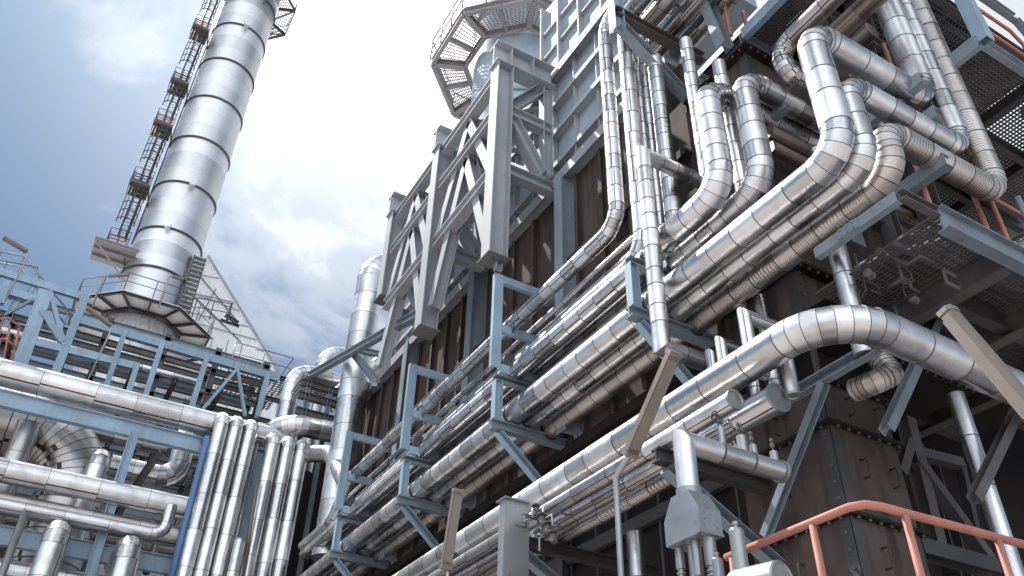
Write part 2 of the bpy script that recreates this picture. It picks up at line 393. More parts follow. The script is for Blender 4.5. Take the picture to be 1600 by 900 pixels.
def gus(mb, p, sx=.34, sz=.34, nrm='y', bolts=True, mi=0):
    """bolted gusset plate at a joint"""
    p = V(p); t = .024
    if nrm == 'y':
        mb.box(p, (sx, t, sz), mi)
        if bolts:
            for i in (-1, 0, 1):
                for k in (-1, 1): mb.lathe([(.018, 0), (.018, .022)], p+V((i*sx*.32, -t/2, k*sz*.3)), (0, -1, 0), 6, mi, False)
    else:
        mb.box(p, (t, sx, sz), mi)
        if bolts:
            for i in (-1, 0, 1):
                for k in (-1, 1): mb.lathe([(.018, 0), (.018, .022)], p+V((-t/2, i*sx*.32, k*sz*.3)), (-1, 0, 0), 6, mi, False)
def ortho_run(c, n, step, rnd):
    """a bent small-bore run: straight legs along the plant axes"""
    p = [V(c)]; last = None
    for k in range(n):
        ax = rnd.choice([a for a in range(3) if a != last]); last = ax
        d = V((0, 0, 0)); d[ax] = rnd.choice((-1, 1))*rnd.uniform(.5, 1)*step; p.append(p[-1]+d)
    return p
CLOUD_LOC = (0.9, 0.55, 0.0); CLOUD_LO = (9.5, 10.2, 11.0); CLOUD_HI = (14.5, 15.0, 15.4); SKY_TINT = (0.34, 0.66, 0.88)
GLOW = (11.0, 26.0); SKY_STRENGTH = 0.05; SUN_POWER = 4.0; EXPOSURE = 0.52; REAR_FILL = 2.8
# ================================================================== light, sky, ground
SUN = V((-0.26, 0.52, 0.81)).normalized()
w = bpy.data.worlds.new('World'); sc.world = w; w.use_nodes = True
N = w.node_tree.nodes; L = w.node_tree.links
bg = N['Background']
sky = N.new('ShaderNodeTexSky'); sky.sky_type = 'NISHITA'; sky.sun_disc = False
sky.sun_elevation = math.asin(SUN.z); sky.sun_rotation = math.atan2(SUN.x, SUN.y)
sky.air_density = 1.0; sky.dust_density = 0.6; sky.ozone_density = 1.6
tc = N.new('ShaderNodeTexCoord')
nrm = N.new('ShaderNodeVectorMath'); nrm.operation = 'NORMALIZE'; L.new(tc.outputs['Generated'], nrm.inputs[0])
sp = N.new('ShaderNodeSeparateXYZ'); L.new(nrm.outputs[0], sp.inputs[0])
za = N.new('ShaderNodeMath'); za.operation = 'MAXIMUM'; za.inputs[1].default_value = 0.0; L.new(sp.outputs['Z'], za.inputs[0])
zb = N.new('ShaderNodeMath'); zb.operation = 'ADD'; zb.inputs[1].default_value = 0.22; L.new(za.outputs[0], zb.inputs[0])
cbx = N.new('ShaderNodeCombineXYZ'); 
for ax in 'XYZ': L.new(zb.outputs[0], cbx.inputs[ax])
dv = N.new('ShaderNodeVectorMath'); dv.operation = 'DIVIDE'; L.new(nrm.outputs[0], dv.inputs[0]); L.new(cbx.outputs[0], dv.inputs[1])
mp = N.new('ShaderNodeMapping'); mp.inputs['Location'].default_value = CLOUD_LOC; L.new(dv.outputs[0], mp.inputs['Vector'])
cn = N.new('ShaderNodeTexNoise'); cn.inputs['Scale'].default_value = 3.4; cn.inputs['Detail'].default_value = 10; cn.inputs['Roughness'].default_value = 0.58; cn.inputs['Distortion'].default_value = 0.25
L.new(mp.outputs[0], cn.inputs['Vector'])
# thicker cloud towards the sun
GL = (pt(600, 20, Y=10)-EYE).normalized()
def dotn(v):
    d = N.new('ShaderNodeVectorMath'); d.operation = 'DOT_PRODUCT'; L.new(nrm.outputs[0], d.inputs[0]); d.inputs[1].default_value = v
    m = N.new('ShaderNodeMath'); m.operation = 'MAXIMUM'; m.inputs[1].default_value = 0; L.new(d.outputs['Value'], m.inputs[0]); return m
def powr(a, e, k):
    p = N.new('ShaderNodeMath'); p.operation = 'POWER'; p.inputs[1].default_value = e; L.new(a.outputs[0], p.inputs[0])
    q = N.new('ShaderNodeMath'); q.operation = 'MULTIPLY'; q.inputs[1].default_value = k; L.new(p.outputs[0], q.inputs[0]); return q
dg = dotn(GL)
cov = powr(dg, 18, 0.22)
CB = (pt(500, 430, Y=10)-EYE).normalized(); dcb = dotn(CB); cov2 = powr(dcb, 50, 0.05)
CA = (pt(60, 150, Y=10)-EYE).normalized(); dca = dotn(CA); cov3 = powr(dca, 14, -0.20)
CW = (pt(165, 55, Y=10)-EYE).normalized(); dcw = dotn(CW); cov5 = powr(dcw, 500, 0.20)
s0 = N.new('ShaderNodeMath'); L.new(cn.outputs['Fac'], s0.inputs[0]); L.new(cov5.outputs[0], s0.inputs[1])
s1 = N.new('ShaderNodeMath'); L.new(s0.outputs[0], s1.inputs[0]); L.new(cov.outputs[0], s1.inputs[1])
s1a = N.new('ShaderNodeMath'); L.new(s1.outputs[0], s1a.inputs[0]); L.new(cov3.outputs[0], s1a.inputs[1])
CR_ = (pt(1590, 180, Y=10)-EYE).normalized(); dcr = dotn(CR_); cov4 = powr(dcr, 10, 0.34)
s1r = N.new('ShaderNodeMath'); L.new(s1a.outputs[0], s1r.inputs[0]); L.new(cov4.outputs[0], s1r.inputs[1])
s1b = N.new('ShaderNodeMath'); L.new(s1r.outputs[0], s1b.inputs[0]); L.new(cov2.outputs[0], s1b.inputs[1])
db = dotn(V((-0.55, -0.75, 0.36)).normalized()); rear_fill_cov = powr(db, 1.0, 0.13); s1c = N.new('ShaderNodeMath'); L.new(s1b.outputs[0], s1c.inputs[0]); L.new(rear_fill_cov.outputs[0], s1c.inputs[1])  # extra cloud cover added out of view, behind the viewer, as fill light
cr = ramp(N, [(0.47, (0.02, 0.02, 0.02)), (0.58, (0.3, 0.3, 0.3)), (0.72, (0.97, 0.97, 0.97))], 'EASE'); L.new(s1c.outputs[0], cr.inputs['Fac'])
# cloud brightness: white tops, grey bellies, glare round the sun
cn2 = N.new('ShaderNodeTexNoise'); cn2.inputs['Scale'].default_value = 4.0; cn2.inputs['Detail'].default_value = 6; L.new(mp.outputs[0], cn2.inputs['Vector'])
cc = ramp(N, [(0.32, CLOUD_LO), (0.68, CLOUD_HI)]); L.new(cn2.outputs['Fac'], cc.inputs['Fac'])
mixc = N.new('ShaderNodeMix'); mixc.data_type = 'RGBA'; L.new(cr.outputs['Color'], mixc.inputs['Factor']); 
skm = N.new('ShaderNodeMix'); skm.data_type = 'RGBA'; skm.blend_type = 'MULTIPLY'; skm.inputs['Factor'].default_value = 1; L.new(sky.outputs['Color'], skm.inputs[6]); skm.inputs[7].default_value = (*SKY_TINT, 1)
# unseen bright cloud added behind the viewer to light the shaded facade
rb = powr(db, 1.3, REAR_FILL)
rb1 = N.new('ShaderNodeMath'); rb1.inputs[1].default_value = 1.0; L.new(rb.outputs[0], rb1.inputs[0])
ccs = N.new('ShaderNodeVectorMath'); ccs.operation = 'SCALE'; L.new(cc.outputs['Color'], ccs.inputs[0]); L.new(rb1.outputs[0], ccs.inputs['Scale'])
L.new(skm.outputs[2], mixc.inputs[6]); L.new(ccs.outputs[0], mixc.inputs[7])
g1 = powr(dg, 22, GLOW[0]); g2 = powr(dg, 220, GLOW[1])
g3 = powr(dg, 7, 2.2); g13 = N.new('ShaderNodeMath'); L.new(g1.outputs[0], g13.inputs[0]); L.new(g3.outputs[0], g13.inputs[1])
gs = N.new('ShaderNodeMath'); L.new(g13.outputs[0], gs.inputs[0]); L.new(g2.outputs[0], gs.inputs[1])
gm = N.new('ShaderNodeVectorMath'); gm.operation = 'ADD'
gc = N.new('ShaderNodeCombineXYZ')
for ax in 'XYZ': L.new(gs.outputs[0], gc.inputs[ax])
L.new(mixc.outputs[2], gm.inputs[0]); L.new(gc.outputs[0], gm.inputs[1])
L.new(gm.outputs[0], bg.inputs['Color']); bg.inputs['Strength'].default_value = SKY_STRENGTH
sd = bpy.data.lights.new('sun', 'SUN'); sd.energy = SUN_POWER; sd.angle = math.radians(0.6); sd.color = (1, 0.95, 0.88)
so = bpy.data.objects.new('sun', sd); COL.objects.link(so); so.rotation_euler = SUN.to_track_quat('Z', 'Y').to_euler(); so.location = (0, 0, 60)
sc.view_settings.view_transform = 'Standard'; sc.view_settings.look = 'None'; sc.view_settings.exposure = EXPOSURE; sc.view_settings.gamma = 1
mb = MB(); mb.add([(-900, -900, 0), (900, -900, 0), (900, 900, 0), (-900, 900, 0)], [(0, 1, 2, 3)])
o = mb.build('ground', 'concrete'); o['kind'] = 'structure'; o['label'] = 'warm grey concrete yard paving'

# ================================================================== furnace: brown casing, upper casing, corner box
BAY = [7.95, 12.15, 16.35, 20.55]
WX, YC, YE = 8.0, 6.2, 24.4
ZB, ZL, ZT = 8.68, 15.25, 19.3
fur = thing('furnace_casing', 'long rust brown furnace wall with vertical ribs behind the silver pipe rows', 'furnace wall', (WX, 15, 0))
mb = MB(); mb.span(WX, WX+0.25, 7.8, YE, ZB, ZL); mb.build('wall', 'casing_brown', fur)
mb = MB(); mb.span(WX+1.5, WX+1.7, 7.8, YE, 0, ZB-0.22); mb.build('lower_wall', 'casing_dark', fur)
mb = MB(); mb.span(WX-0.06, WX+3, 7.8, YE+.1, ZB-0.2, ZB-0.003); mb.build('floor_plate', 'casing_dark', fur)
for i in range(17):
    y = 8.3 + i*0.98
    mb = MB(); mb.span(WX+1.4, WX+1.498, y, y+0.06, 0, ZB-0.23); mb.build('rib', 'steel_dark', fur)
for z in (7.4, 5.2, 3.0):
    mb = MB(); mb.member((WX+1.36, 7.8, z), (WX+1.36, YE, z), 'C', .12, .24, .02); mb.build('stiffener', 'steel_dark', fur)
for i in range(18):
    y = 8.6 + i*0.93
    if min(abs(y-b) for b in BAY) < 0.3: continue
    mb = MB(); mb.span(WX-0.11, WX-0.002, y, y+0.05, ZB, ZL-0.1); mb.span(WX-0.115, WX-0.10, y-0.035, y+0.085, ZB+.02, ZL-0.12); mb.build('rib', 'casing_brown', fur)
for z, dpt in ((12.75, 0.2), (10.2, 0.18)):
    mb = MB(); mb.span(WX-dpt, WX-0.003, 7.8, YE, z, z+0.06); mb.span(WX-dpt-0.02, WX-dpt, 7.8, YE, z-0.12, z+0.062); mb.build('stiffener', 'casing_brown', fur)
for k, b in enumerate(BAY[1:]):
    mb = MB(); mb.member((WX-0.22, b-.5, ZB+.02), (WX-0.22, b-.5, ZL-0.05), 'I', 0.3, 0.42, 0.03, up=(1, 0, 0)); mb.build('column', 'steel_grey_blue', fur)
    mb = MB(); mb.member((WX+1.3, b+2.1, 0), (WX+1.3, b+2.1, ZB-.21), 'I', 0.25, 0.25, 0.025, up=(1, 0, 0)); mb.build('column', 'steel_dark', fur)
for y in (8.9, 9.6):
    for z in (11.2, 12.3, 13.6):
        mb = MB(); mb.span(WX-0.03, WX-0.004, y, y+0.55, z, z+0.5); mb.build('recess_door', 'casing_dark', fur)

up = thing('upper_casing', 'pale blue steel casing with a grid of stiffeners on top of the brown furnace wall', 'casing', (WX, 15, ZL))
mb = MB(); mb.span(WX, WX+0.2, 8.0, 22.6, ZL+0.12, ZT); mb.build('wall', 'panel_blue', up)
mb = MB(); mb.span(WX-0.28, WX+0.3, 7.9, YE, ZL, ZL+0.115); mb.span(WX-0.3, WX-0.282, 7.9, YE, ZL-0.1, ZL+0.2); mb.build('ledge', 'steel_pale', up)
for z, d in ((16.05, .16), (17.1, .2), (18.15, .2)):
    mb = MB(); mb.span(WX-d, WX-0.002, 8.0, 22.6, z, z+0.03); mb.span(WX-d-0.015, WX-d, 8.0, 22.6, z-0.06, z+0.09); mb.build('stiffener', 'steel_pale', up)
mb = MB(); mb.span(WX-0.26, WX+0.5, 8.0, 22.6, ZT, ZT+0.05); mb.span(WX-0.275, WX-0.26, 8.0, 22.6, ZT-0.22, ZT+0.06); mb.build('top_flange', 'steel_pale', up)
for i in range(16):
    y = 8.45 + i*0.95
    mb = MB(); mb.span(WX-0.14, WX-0.003, y, y+0.03, ZL+0.12, ZT-.01); mb.build('rib', 'steel_pale', up)
mb = MB(); mb.span(WX-0.05, WX-0.004, 8.0, 22.6, 15.62, 15.9)
for i in range(70):
    y = 8.1 + i*0.207
    mb.lathe([(0.03, 0), (0.03, 0.004)], (WX-0.05, y, 15.70+0.12*(i % 2)), (-1, 0, 0), 8, 1, False)  # raised dark discs stand for the holes in the strip
mb.build('perforated_strip', ['steel_pale', 'seam_black'], up)

box = thing('corner_duct', 'dark brown bolted steel box at the furnace corner with bent bar handles', 'duct', (8.6, 7, 0))
def bolts_line(mb, p0, p1, nrm, step=0.17, r=0.022):
    p0 = V(p0); p1 = V(p1); n = max(1, int((p1-p0).length/step))
    for i in range(n): mb.lathe([(r, 0), (r, 0.03)], p0.lerp(p1, (i+.5)/n), nrm, 6, 1, False)
BX0, BX1, BY0, BY1 = 8.0, 9.2, 6.2, 7.78
mb = MB(); mb.span(BX0, BX1, BY0, BY1, 0, 7.25); mb.build('lower_shell', 'casing_brown', box)
mb = MB(); mb.span(BX0+0.1, BX1+2.2, BY0+0.1, BY1, 8.1, 14.0); mb.build('upper_shell', 'casing_brown', box)
mb = MB(); mb.span(BX0+0.35, BX1, BY0+0.4, BY1, 7.25, 8.1); mb.build('neck', 'casing_dark', box)
for z in (1.6, 2.9, 4.2, 5.45, 6.62, 7.25, 8.1, 9.15, 11.6, 14.0):
    x1 = BX1+0.09 if z < 8 else BX1+2.26
    fl = MB(); fl.span(BX0-0.09, x1, BY0-0.09, BY1, z-0.022, z+0.022)
    bb = fl; bolts_line(bb, (BX0, BY0-0.05, z-0.05), (x1, BY0-0.05, z-0.05), (0, 0, 1)); bolts_line(bb, (BX0-0.05, BY0, z-0.05), (BX0-0.05, BY1, z-0.05), (0, 0, 1)); bb.build('flange', ['casing_dark', 'steel_grime'], box)
fl = MB(); fl.span(BX0-0.012, BX0, BY0-0.02, BY0+0.16, 0, 7.2); fl.span(BX0-0.012, BX0+.14, BY0-0.012, BY0-.001, 0, 7.2); bb = fl; bolts_line(bb, (BX0-0.012, BY0+0.07, 3.5), (BX0-0.012, BY0+0.07, 7.2), (-1, 0, 0), 0.2); bb.build('corner_strip', ['steel_dark', 'steel_grime'], box)
fl = MB(); fl.span(BX0+0.088, BX0+.1, BY0+.08, BY0+.26, 8.2, 14.0); fl.span(BX0+0.088, BX0+.26, BY0+.088, BY0+.1, 8.2, 14.0); bb = fl; bolts_line(bb, (BX0+.17, BY0+0.088, 8.2), (BX0+.17, BY0+0.088, 14), (0, -1, 0), 0.2); bb.build('corner_strip', ['steel_dark', 'steel_grime'], box)
def handle(c, n, root, L=0.24):
    c = V(c); n = V(n); h = V((0, 0, L/2))
    m = MB(); m.tube([c-h, c-h+n*0.09, c-h*0.8+n*0.1, c+h*0.8+n*0.1, c+h+n*0.09, c+h], 0.011, 6); m.build('handle', 'seam_black', root)
for z in (5.0, 6.1, 6.95, 3.7):
    for x in (8.42, 8.95): handle((x, BY0, z), (0, -1, 0), box)
    handle((BX0, 7.0, z-.05), (-1, 0, 0), box)
for z in (8.65, 9.8, 10.7, 12.6, 13.3):
    for x in (8.6, 9.25, 10.0): handle((x, BY0+.1, z), (0, -1, 0), box)
    handle((BX0+.1, 7.1, z), (-1, 0, 0), box)
# shelf shaped hatch frame at the neck
mb = MB()
mb.span(BX0-0.06, BX0+0.0, BY0-0.06, BY0+0.0, 7.27, 8.08); mb.span(BX0-0.06, BX0, 7.0, 7.05, 7.27, 8.08)
mb.build('hatch_frame', 'steel_dark', box)

# ================================================================== bracing frame on the upper wall
fr = thing('bracing_frame', 'tall pale steel bracing frame of three bays standing out from the upper furnace wall', 'steel frame', (7, 12.2, 12.9))
CX = 6.28
BEAMZ = [17.05, 15.1]
base = []
for k, b in enumerate(BAY[1:]):
    b = (12.1, 15.45, 18.65)[k]
    zb = (12.45, 12.55, 15.4)[k]
    m = MB(); m.member((CX, b, zb), (CX, b, ZT-0.75), 'I', 0.38, 0.44, 0.03, up=(1, 0, 0)); m.build('column', 'steel_pale', fr)
    m = MB(); m.span(CX-0.27, CX+0.27, b-0.25, b+0.25, zb-0.03, zb-0.001); m.build('base_plate', 'steel_grime', fr)
    m = MB(); m.member((CX+0.1, b, zb-0.04), (CX+0.1, b, 12.2), 'I', 0.14, 0.14, 0.016, up=(1, 0, 0)); m.build('stub_post', 'steel_grey_blue', fr) if k == 0 else None
    m = MB(); m.member((CX-0.28, b, ZT-0.37), (WX-0.3, b, ZT-0.37), 'I', 0.44, 0.74, 0.03); 
    for t in (0.25, 0.62): m.span(CX-0.28+t*1.7, CX-0.26+t*1.7, b-0.21, b+0.21, ZT-0.71, ZT-0.03)
    m.build('top_beam', 'steel_pale', fr)
    m = MB(); m.member((WX-0.45, b, ZL+0.2), (WX-0.45, b, ZT-0.8), 'I', 0.24, 0.26, 0.02, up=(1, 0, 0)); m.build('inner_column', 'steel_pale', fr)
    for z in BEAMZ:
        m = MB(); m.member((CX+0.24, b, z), (WX-0.3, b, z), 'I', 0.26, 0.3, 0.022); m.build('cross_beam', 'steel_pale', fr)
    m = MB(); m.member((CX+0.3, b, 17.3), (WX-0.6, b, ZT-0.85), 'C', 0.26, 0.28, 0.022); m.build('brace', 'steel_pale', fr)
    m = MB(); m.member((CX+0.3, b, 16.85), (WX-0.55, b, 15.35), 'I', 0.28, 0.28, 0.024); m.build('brace', 'steel_pale', fr)
ys = [12.1, 15.45, 18.65]
for y0, y1 in zip(ys, ys[1:]):
    for z in (18.35, 17.0, 15.05):
        m = MB(); m.member((CX-0.02, y0+.25, z), (CX-0.02, y1-.25, z), 'I', 0.28, 0.3, 0.024); m.build('tie_beam', 'steel_pale', fr)
    ym = (y0+y1)/2
    for zt, zl in ((18.15, 15.3), (16.8, 13.1)):
        for ye in (y0+.3, y1-.3):
            m = MB(); m.member((CX+0.06, ym, zt), (CX+0.06, ye, zl), 'I', 0.28, 0.28, 0.02, up=(1, 0, 0)); m.build('brace', 'steel_pale', fr)
        m = MB(); m.member((CX+.1, ym, zt+.1), (WX-0.35, ym, zt+.1), 'I', 0.16, 0.18, 0.016); m.build('cross_beam', 'steel_pale', fr)
        m = MB(); m.member((CX+.1, ym, zt+.1), (WX-0.4, y0+.3, zt+.1), 'L', 0.14, 0.14, 0.016); m.build('brace', 'steel_pale', fr)
    m = MB(); m.member((WX-0.5, y0+.2, 15.6), (WX-0.5, y1-.2, 18.9), 'C', 0.16, 0.18, 0.016, up=(1, 0, 0)); m.build('brace', 'steel_pale', fr)
# knee brace from the last column to the end pipe
m = MB(); m.member(pt(548, 545, X=6.6), pt(590, 600, X=6.9), 'I', 0.18, 0.2, 0.02); m.build('knee_brace', 'steel_grey_blue', fr)
m = MB(); m.member(pt(655, 490, X=6.5), pt(482, 588, X=6.5), 'I', 0.2, 0.22, 0.02); m.build('tie_beam', 'steel_grey_blue', fr)
m = MB(); m.member(pt(548, 545, X=6.6), pt(600, 555, X=7.6), 'I', 0.16, 0.18, 0.02); m.build('tie_beam', 'steel_grey_blue', fr)

# ---- hood on the furnace top and round stack with platform
hd = thing('roof_hood', 'pale blue sloping sheet metal hood with ribs on the furnace roof', 'hood', (9, 11, ZT))
mb = MB()
a = [(8.15, 8.2, ZT+0.75), (8.15, 13.2, ZT+0.75), (8.15, 13.2, ZT+4.2), (8.15, 8.2, ZT+3.2)]
bq = [(11.4, 8.2, ZT+0.75), (11.4, 13.2, ZT+0.75), (11.4, 13.2, ZT+4.2), (11.4, 8.2, ZT+3.2)]
mb.add(a+bq, [(0, 3, 2, 1), (4, 5, 6, 7), (0, 1, 5, 4), (1, 2, 6, 5), (2, 3, 7, 6), (3, 0, 4, 7)]); mb.build('shell', 'panel_blue', hd)
for t in (0.02, 0.2, 0.4, 0.6, 0.8, 0.98):
    p0 = V(a[0]).lerp(V(a[1]), t); p1 = V(a[3]).lerp(V(a[2]), t)
    m = MB(); m.member(p0+V((-.08, 0, 0)), p1+V((-.08, 0, 0)), 'box', 0.05, 0.16, up=(1, 0, 0.02)); m.build('rib', 'steel_pale', hd)
for t in (0.3, 0.62):
    p0 = V(a[0]).lerp(V(a[3]), t)+V((-.05, 0, 0)); p1 = V(a[1]).lerp(V(a[2]), t)+V((-.05, 0, 0))
    m = MB(); m.member(p0, p1, 'box', 0.05, 0.12, up=(1, 0, 0.02)); m.build('rib', 'steel_pale', hd)
sk = thing('furnace_stack', 'round pale steel stack rising from the furnace roof through an octagonal gallery', 'stack', (10.5, 18.7, ZT))
mb = MB(); mb.lathe([(2.6, -0.1), (2.6, 1.0), (1.85, 4.0), (1.85, 34)], (10.5, 18.7, ZT), (0, 0, 1), 40); mb.build('shell', 'panel_blue', sk)
for z in (5.5, 11, 15, 20, 26):
    mb = MB(); mb.lathe([(1.86, 0), (1.95, 0.005), (1.95, 0.1), (1.86, 0.105)], (10.5, 18.7, ZT+z), (0, 0, 1), 40, smooth=False); mb.build('ring', 'steel_pale', sk)
gal = thing('octagonal_gallery', 'octagonal grated walkway with handrail round the furnace stack', 'platform', (10.5, 18.7, 28))
oc = [V((10.5+3.45*math.cos(PI/8+k*PI/4), 18.7+3.45*math.sin(PI/8+k*PI/4), 28)) for k in range(8)]
ic = [V((10.5+2.2*math.cos(PI/8+k*PI/4), 18.7+2.2*math.sin(PI/8+k*PI/4), 28)) for k in range(8)]
for k in range(8):
    j = (k+1) % 8
    m = MB(); m.member(oc[k], oc[j], 'C', 0.16, 0.36, 0.02); m.build('edge_beam', 'gallery_steel', gal)
    m = MB(); m.member(ic[k], ic[j], 'C', 0.14, 0.32, 0.02); m.build('edge_beam', 'gallery_steel', gal)
    m = MB(); m.member(ic[k], oc[k], 'I', 0.2, 0.34, 0.02); m.build('joist', 'gallery_steel', gal)
    m = MB(); m.member(ic[k].lerp(ic[j], .5), oc[k].lerp(oc[j], .5), 'L', 0.12, 0.2, 0.015); m.build('joist', 'gallery_steel', gal)
    m = MB(); up3 = V((0, 0, 0.14))
    for q in range(1, 16):
        t = q/16; m.member(ic[k].lerp(oc[k], t)+up3, ic[j].lerp(oc[j], t)+up3, 'box', 0.028, 0.035)
    for q in range(0, 15):
        t = q/14; m.member(ic[k].lerp(ic[j], t)+up3*1.2, oc[k].lerp(oc[j], t)+up3*1.2, 'box', 0.025, 0.03)
    m.build('grating', 'gallery_steel', gal)
handrail(gal, [p+V((0, 0, .15))+(p-V((10.5, 18.7, 28)))*0.03 for p in oc]+[(oc[0]+V((0, 0, .15)))+(oc[0]-V((10.5, 18.7, 28)))*0.03], 1.15, .9, 0.035, 'gallery_steel')

# ================================================================== pipe brackets along the wall
def upper_bracket(y, label):
    t = thing('pipe_bracket', label, 'bracket', (6.4, y, 10.3), 'three armed brackets of the upper pipe rows')
    m = MB(); m.member((6.42, y, 9.93), (6.42, y, 12.15), 'C', 0.1, 0.2, 0.02, up=(1, 0, 0)); m.build('post', 'steel_blue', t)
    for z, x1 in ((12.05, WX-.4), (10.86, 7.55), (9.95, 7.6)):
        m = MB(); m.member((6.53, y, z), (x1 if z > 11 else WX, y, z), 'C', 0.1, 0.18, 0.02, flip=True); m.build('arm', 'steel_blue', t)
    for (px_, pz_, pr_) in ((6.78, 11.05, .14), (6.78, 10.17, .165)):
        m = MB(); m.lathe([(pr_+.006, -.03), (pr_+.014, -.029), (pr_+.014, .029), (pr_+.006, .03)], (px_, y, pz_), (0, 1, 0), 20, smooth=False); m.span(px_-.03, px_+.03, y-.05, y+.05, pz_-pr_-.1, pz_-pr_-.005); m.build('pipe_clamp', 'steel_dark', t)
    m = MB(); m.span(WX-0.4, WX-.0, y-0.15, y+0.15, 11.9, 12.2); m.build('cleat', 'steel_grey_blue', t)
    return t
b0 = None
for y, lb in zip(BAY[1:], ('blue steel bracket with three arms below the widest pale column', 'blue steel bracket with three arms halfway along the upper pipe rows', 'blue steel bracket with three arms beside the tall vertical end pipe')):
    if b0 is None: b0 = upper_bracket(y, lb); y0_ = y
    else: copy_tree(b0, (0, y-y0_, 0), lb)
def lower_bracket(y, label):
    t = thing('pipe_bracket', label, 'bracket', (6.5, y, 8.7), 'braced brackets of the lower pipe rows')
    m = MB(); m.member((6.5, y, 8.86), (6.5, y, 9.66), 'I', 0.15, 0.16, 0.016, up=(1, 0, 0)); m.build('post', 'steel_blue', t)
    m = MB(); m.member((6.38, y, 8.74), (WX+.05, y, 8.74), 'I', 0.17, 0.18, 0.02); m.build('arm', 'steel_grey_blue', t)
    m = MB(); m.member((6.43, y, 9.72), (WX, y, 9.72), 'C', 0.14, 0.13, 0.016); m.build('arm', 'steel_grey_blue', t)
    m = MB(); m.member((6.55, y, 8.62), (WX+.02, y, 7.35), 'C', 0.13, 0.14, 0.016); m.build('brace', 'steel_blue', t)
    for (px_, pz_, pr_) in ((6.88, 9.96, .17), (7.4, 9.94, .15), (6.85, 9.05, .2), (7.23, 9.0, .162), (7.65, 8.95, .178)):
        m = MB(); m.lathe([(pr_+.006, -.03), (pr_+.015, -.029), (pr_+.015, .029), (pr_+.006, .03)], (px_, y, pz_), (0, 1, 0), 20, smooth=False); m.build('pipe_clamp', 'steel_dark', t)
    return t
b0 = lower_bracket(BAY[0], 'braced bracket behind the narrow vertical pipe with mitred corners')
for y, lb in zip(BAY[1:], ('braced bracket under the pipe rows one bay further than the mitred pipe', 'braced bracket under the pipe rows above the slim wall lamp', 'braced bracket under the pipe rows at the far dark end of the wall')):
    copy_tree(b0, (0, y-BAY[0], 0), lb)

# ================================================================== the pipe rows
YF = 24.6
AG = 'pipes running along the furnace wall'
def zof(q, X): return pt(*q, X=X)
# V1 / A1, V2 / A2: risers that turn and run along the wall
a1 = pt(940, 362, X=6.78); v1 = pt(955, 200, X=6.78)
pipe('insulated_pipe', 'uppermost silver pipe of the wall rows, turning up beside the pale blue casing', [(6.78, 3.0, 16.55), (6.78, v1.y, 16.55), (6.78, v1.y, 11.05), (6.78, 21.0, 11.05), (6.78, 22.2, 10.2), (6.78, YF, 10.2)], 0.14, 0.42, group=AG, seg=0.4, gores=5)
v2 = pt(982, 200, X=6.85)
pipe('insulated_pipe', 'second silver riser beside the uppermost one, bending into the second wall pipe', [(6.95, 2.6, 16.2), (6.95, v2.y, 16.2), (6.95, v2.y, 10.17), (6.95, YF, 10.17)], 0.155, 0.45, group=AG, seg=0.6)
for q, (x, z, r, lb) in enumerate(((7.2, 11.02, 0.06, 'thin silver line just behind the uppermost wall pipe'), (7.42, 11.02, 0.055, 'thin silver line closest to the brown ribs on the upper arms'), (7.25, 10.1, 0.065, 'thin silver line between the second and third wall pipes'), (7.5, 10.08, 0.06, 'thin silver line against the wall behind the second wall pipe'))):
    pipe('insulated_pipe', lb, [(x, 8.4+q*.1, 15.2), (x, 8.4+q*.1, z), (x, YF, z)], r, 0.25, group=AG, seg=1.1, n=12)
for (x, z, r, lb) in ((7.05, 10.45, .05, 'thin pale tube tucked between the second wall pipe and the row below'), (7.12, 9.62, .055, 'thin silver line between the outer pipes of the two braced rows'), (7.62, 9.45, .05, 'thin silver line in the shade behind the two braced rows')):
    plain_pipe('conduit', lb, [(x, 8.2, z), (x, YF, z)], r, mat='galvanised', n=10)
# B rows
pipe('insulated_pipe', 'silver wall pipe on the top arms of the braced brackets, outer one', [(6.88, 7.75, 9.96), (6.88, YF, 9.96)], 0.17, group=AG, seg=0.5, caps='0')
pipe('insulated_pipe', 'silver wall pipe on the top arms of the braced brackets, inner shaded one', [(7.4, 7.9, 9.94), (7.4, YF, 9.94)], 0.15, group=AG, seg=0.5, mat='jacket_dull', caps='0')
# C rows with their risers on the end of the furnace
CG = 'three parallel pipes with risers at the furnace corner'
c1 = (6.85, 4.25); c2 = (7.2, 4.2); c3 = (7.6, 4.15)
pipe('insulated_pipe', 'thick silver pipe with the tallest riser at the corner, outermost of the three', [(9.25, 4.25, 17.5), (9.25, 4.25, 11.36), (c1[0], c1[1], 11.36), (c1[0], c1[1], 9.05), (c1[0], YF, 9.05)], 0.2, 0.42, group=CG, seg=0.46, gores=5)
pipe('insulated_pipe', 'silver pipe with the middle riser of the three at the corner', [(9.6, 4.2, 17.5), (9.6, c2[1], 10.48), (c2[0], c2[1], 10.48), (c2[0], c2[1], 9.0), (c2[0]+.1, YF, 9.0)], 0.162, 0.36, group=CG, seg=0.42, gores=5)
pipe('insulated_pipe', 'wrinkled silver pipe with the shortest riser of the three at the corner', [(9.98, 4.15, 17.5), (9.98, c3[1], 9.78), (c3[0], c3[1], 9.78), (c3[0], c3[1], 8.95), (c3[0]+.12, YF, 8.95)], 0.178, 0.36, group=CG, seg=0.4, gores=5, mat='jacket_wrapped')
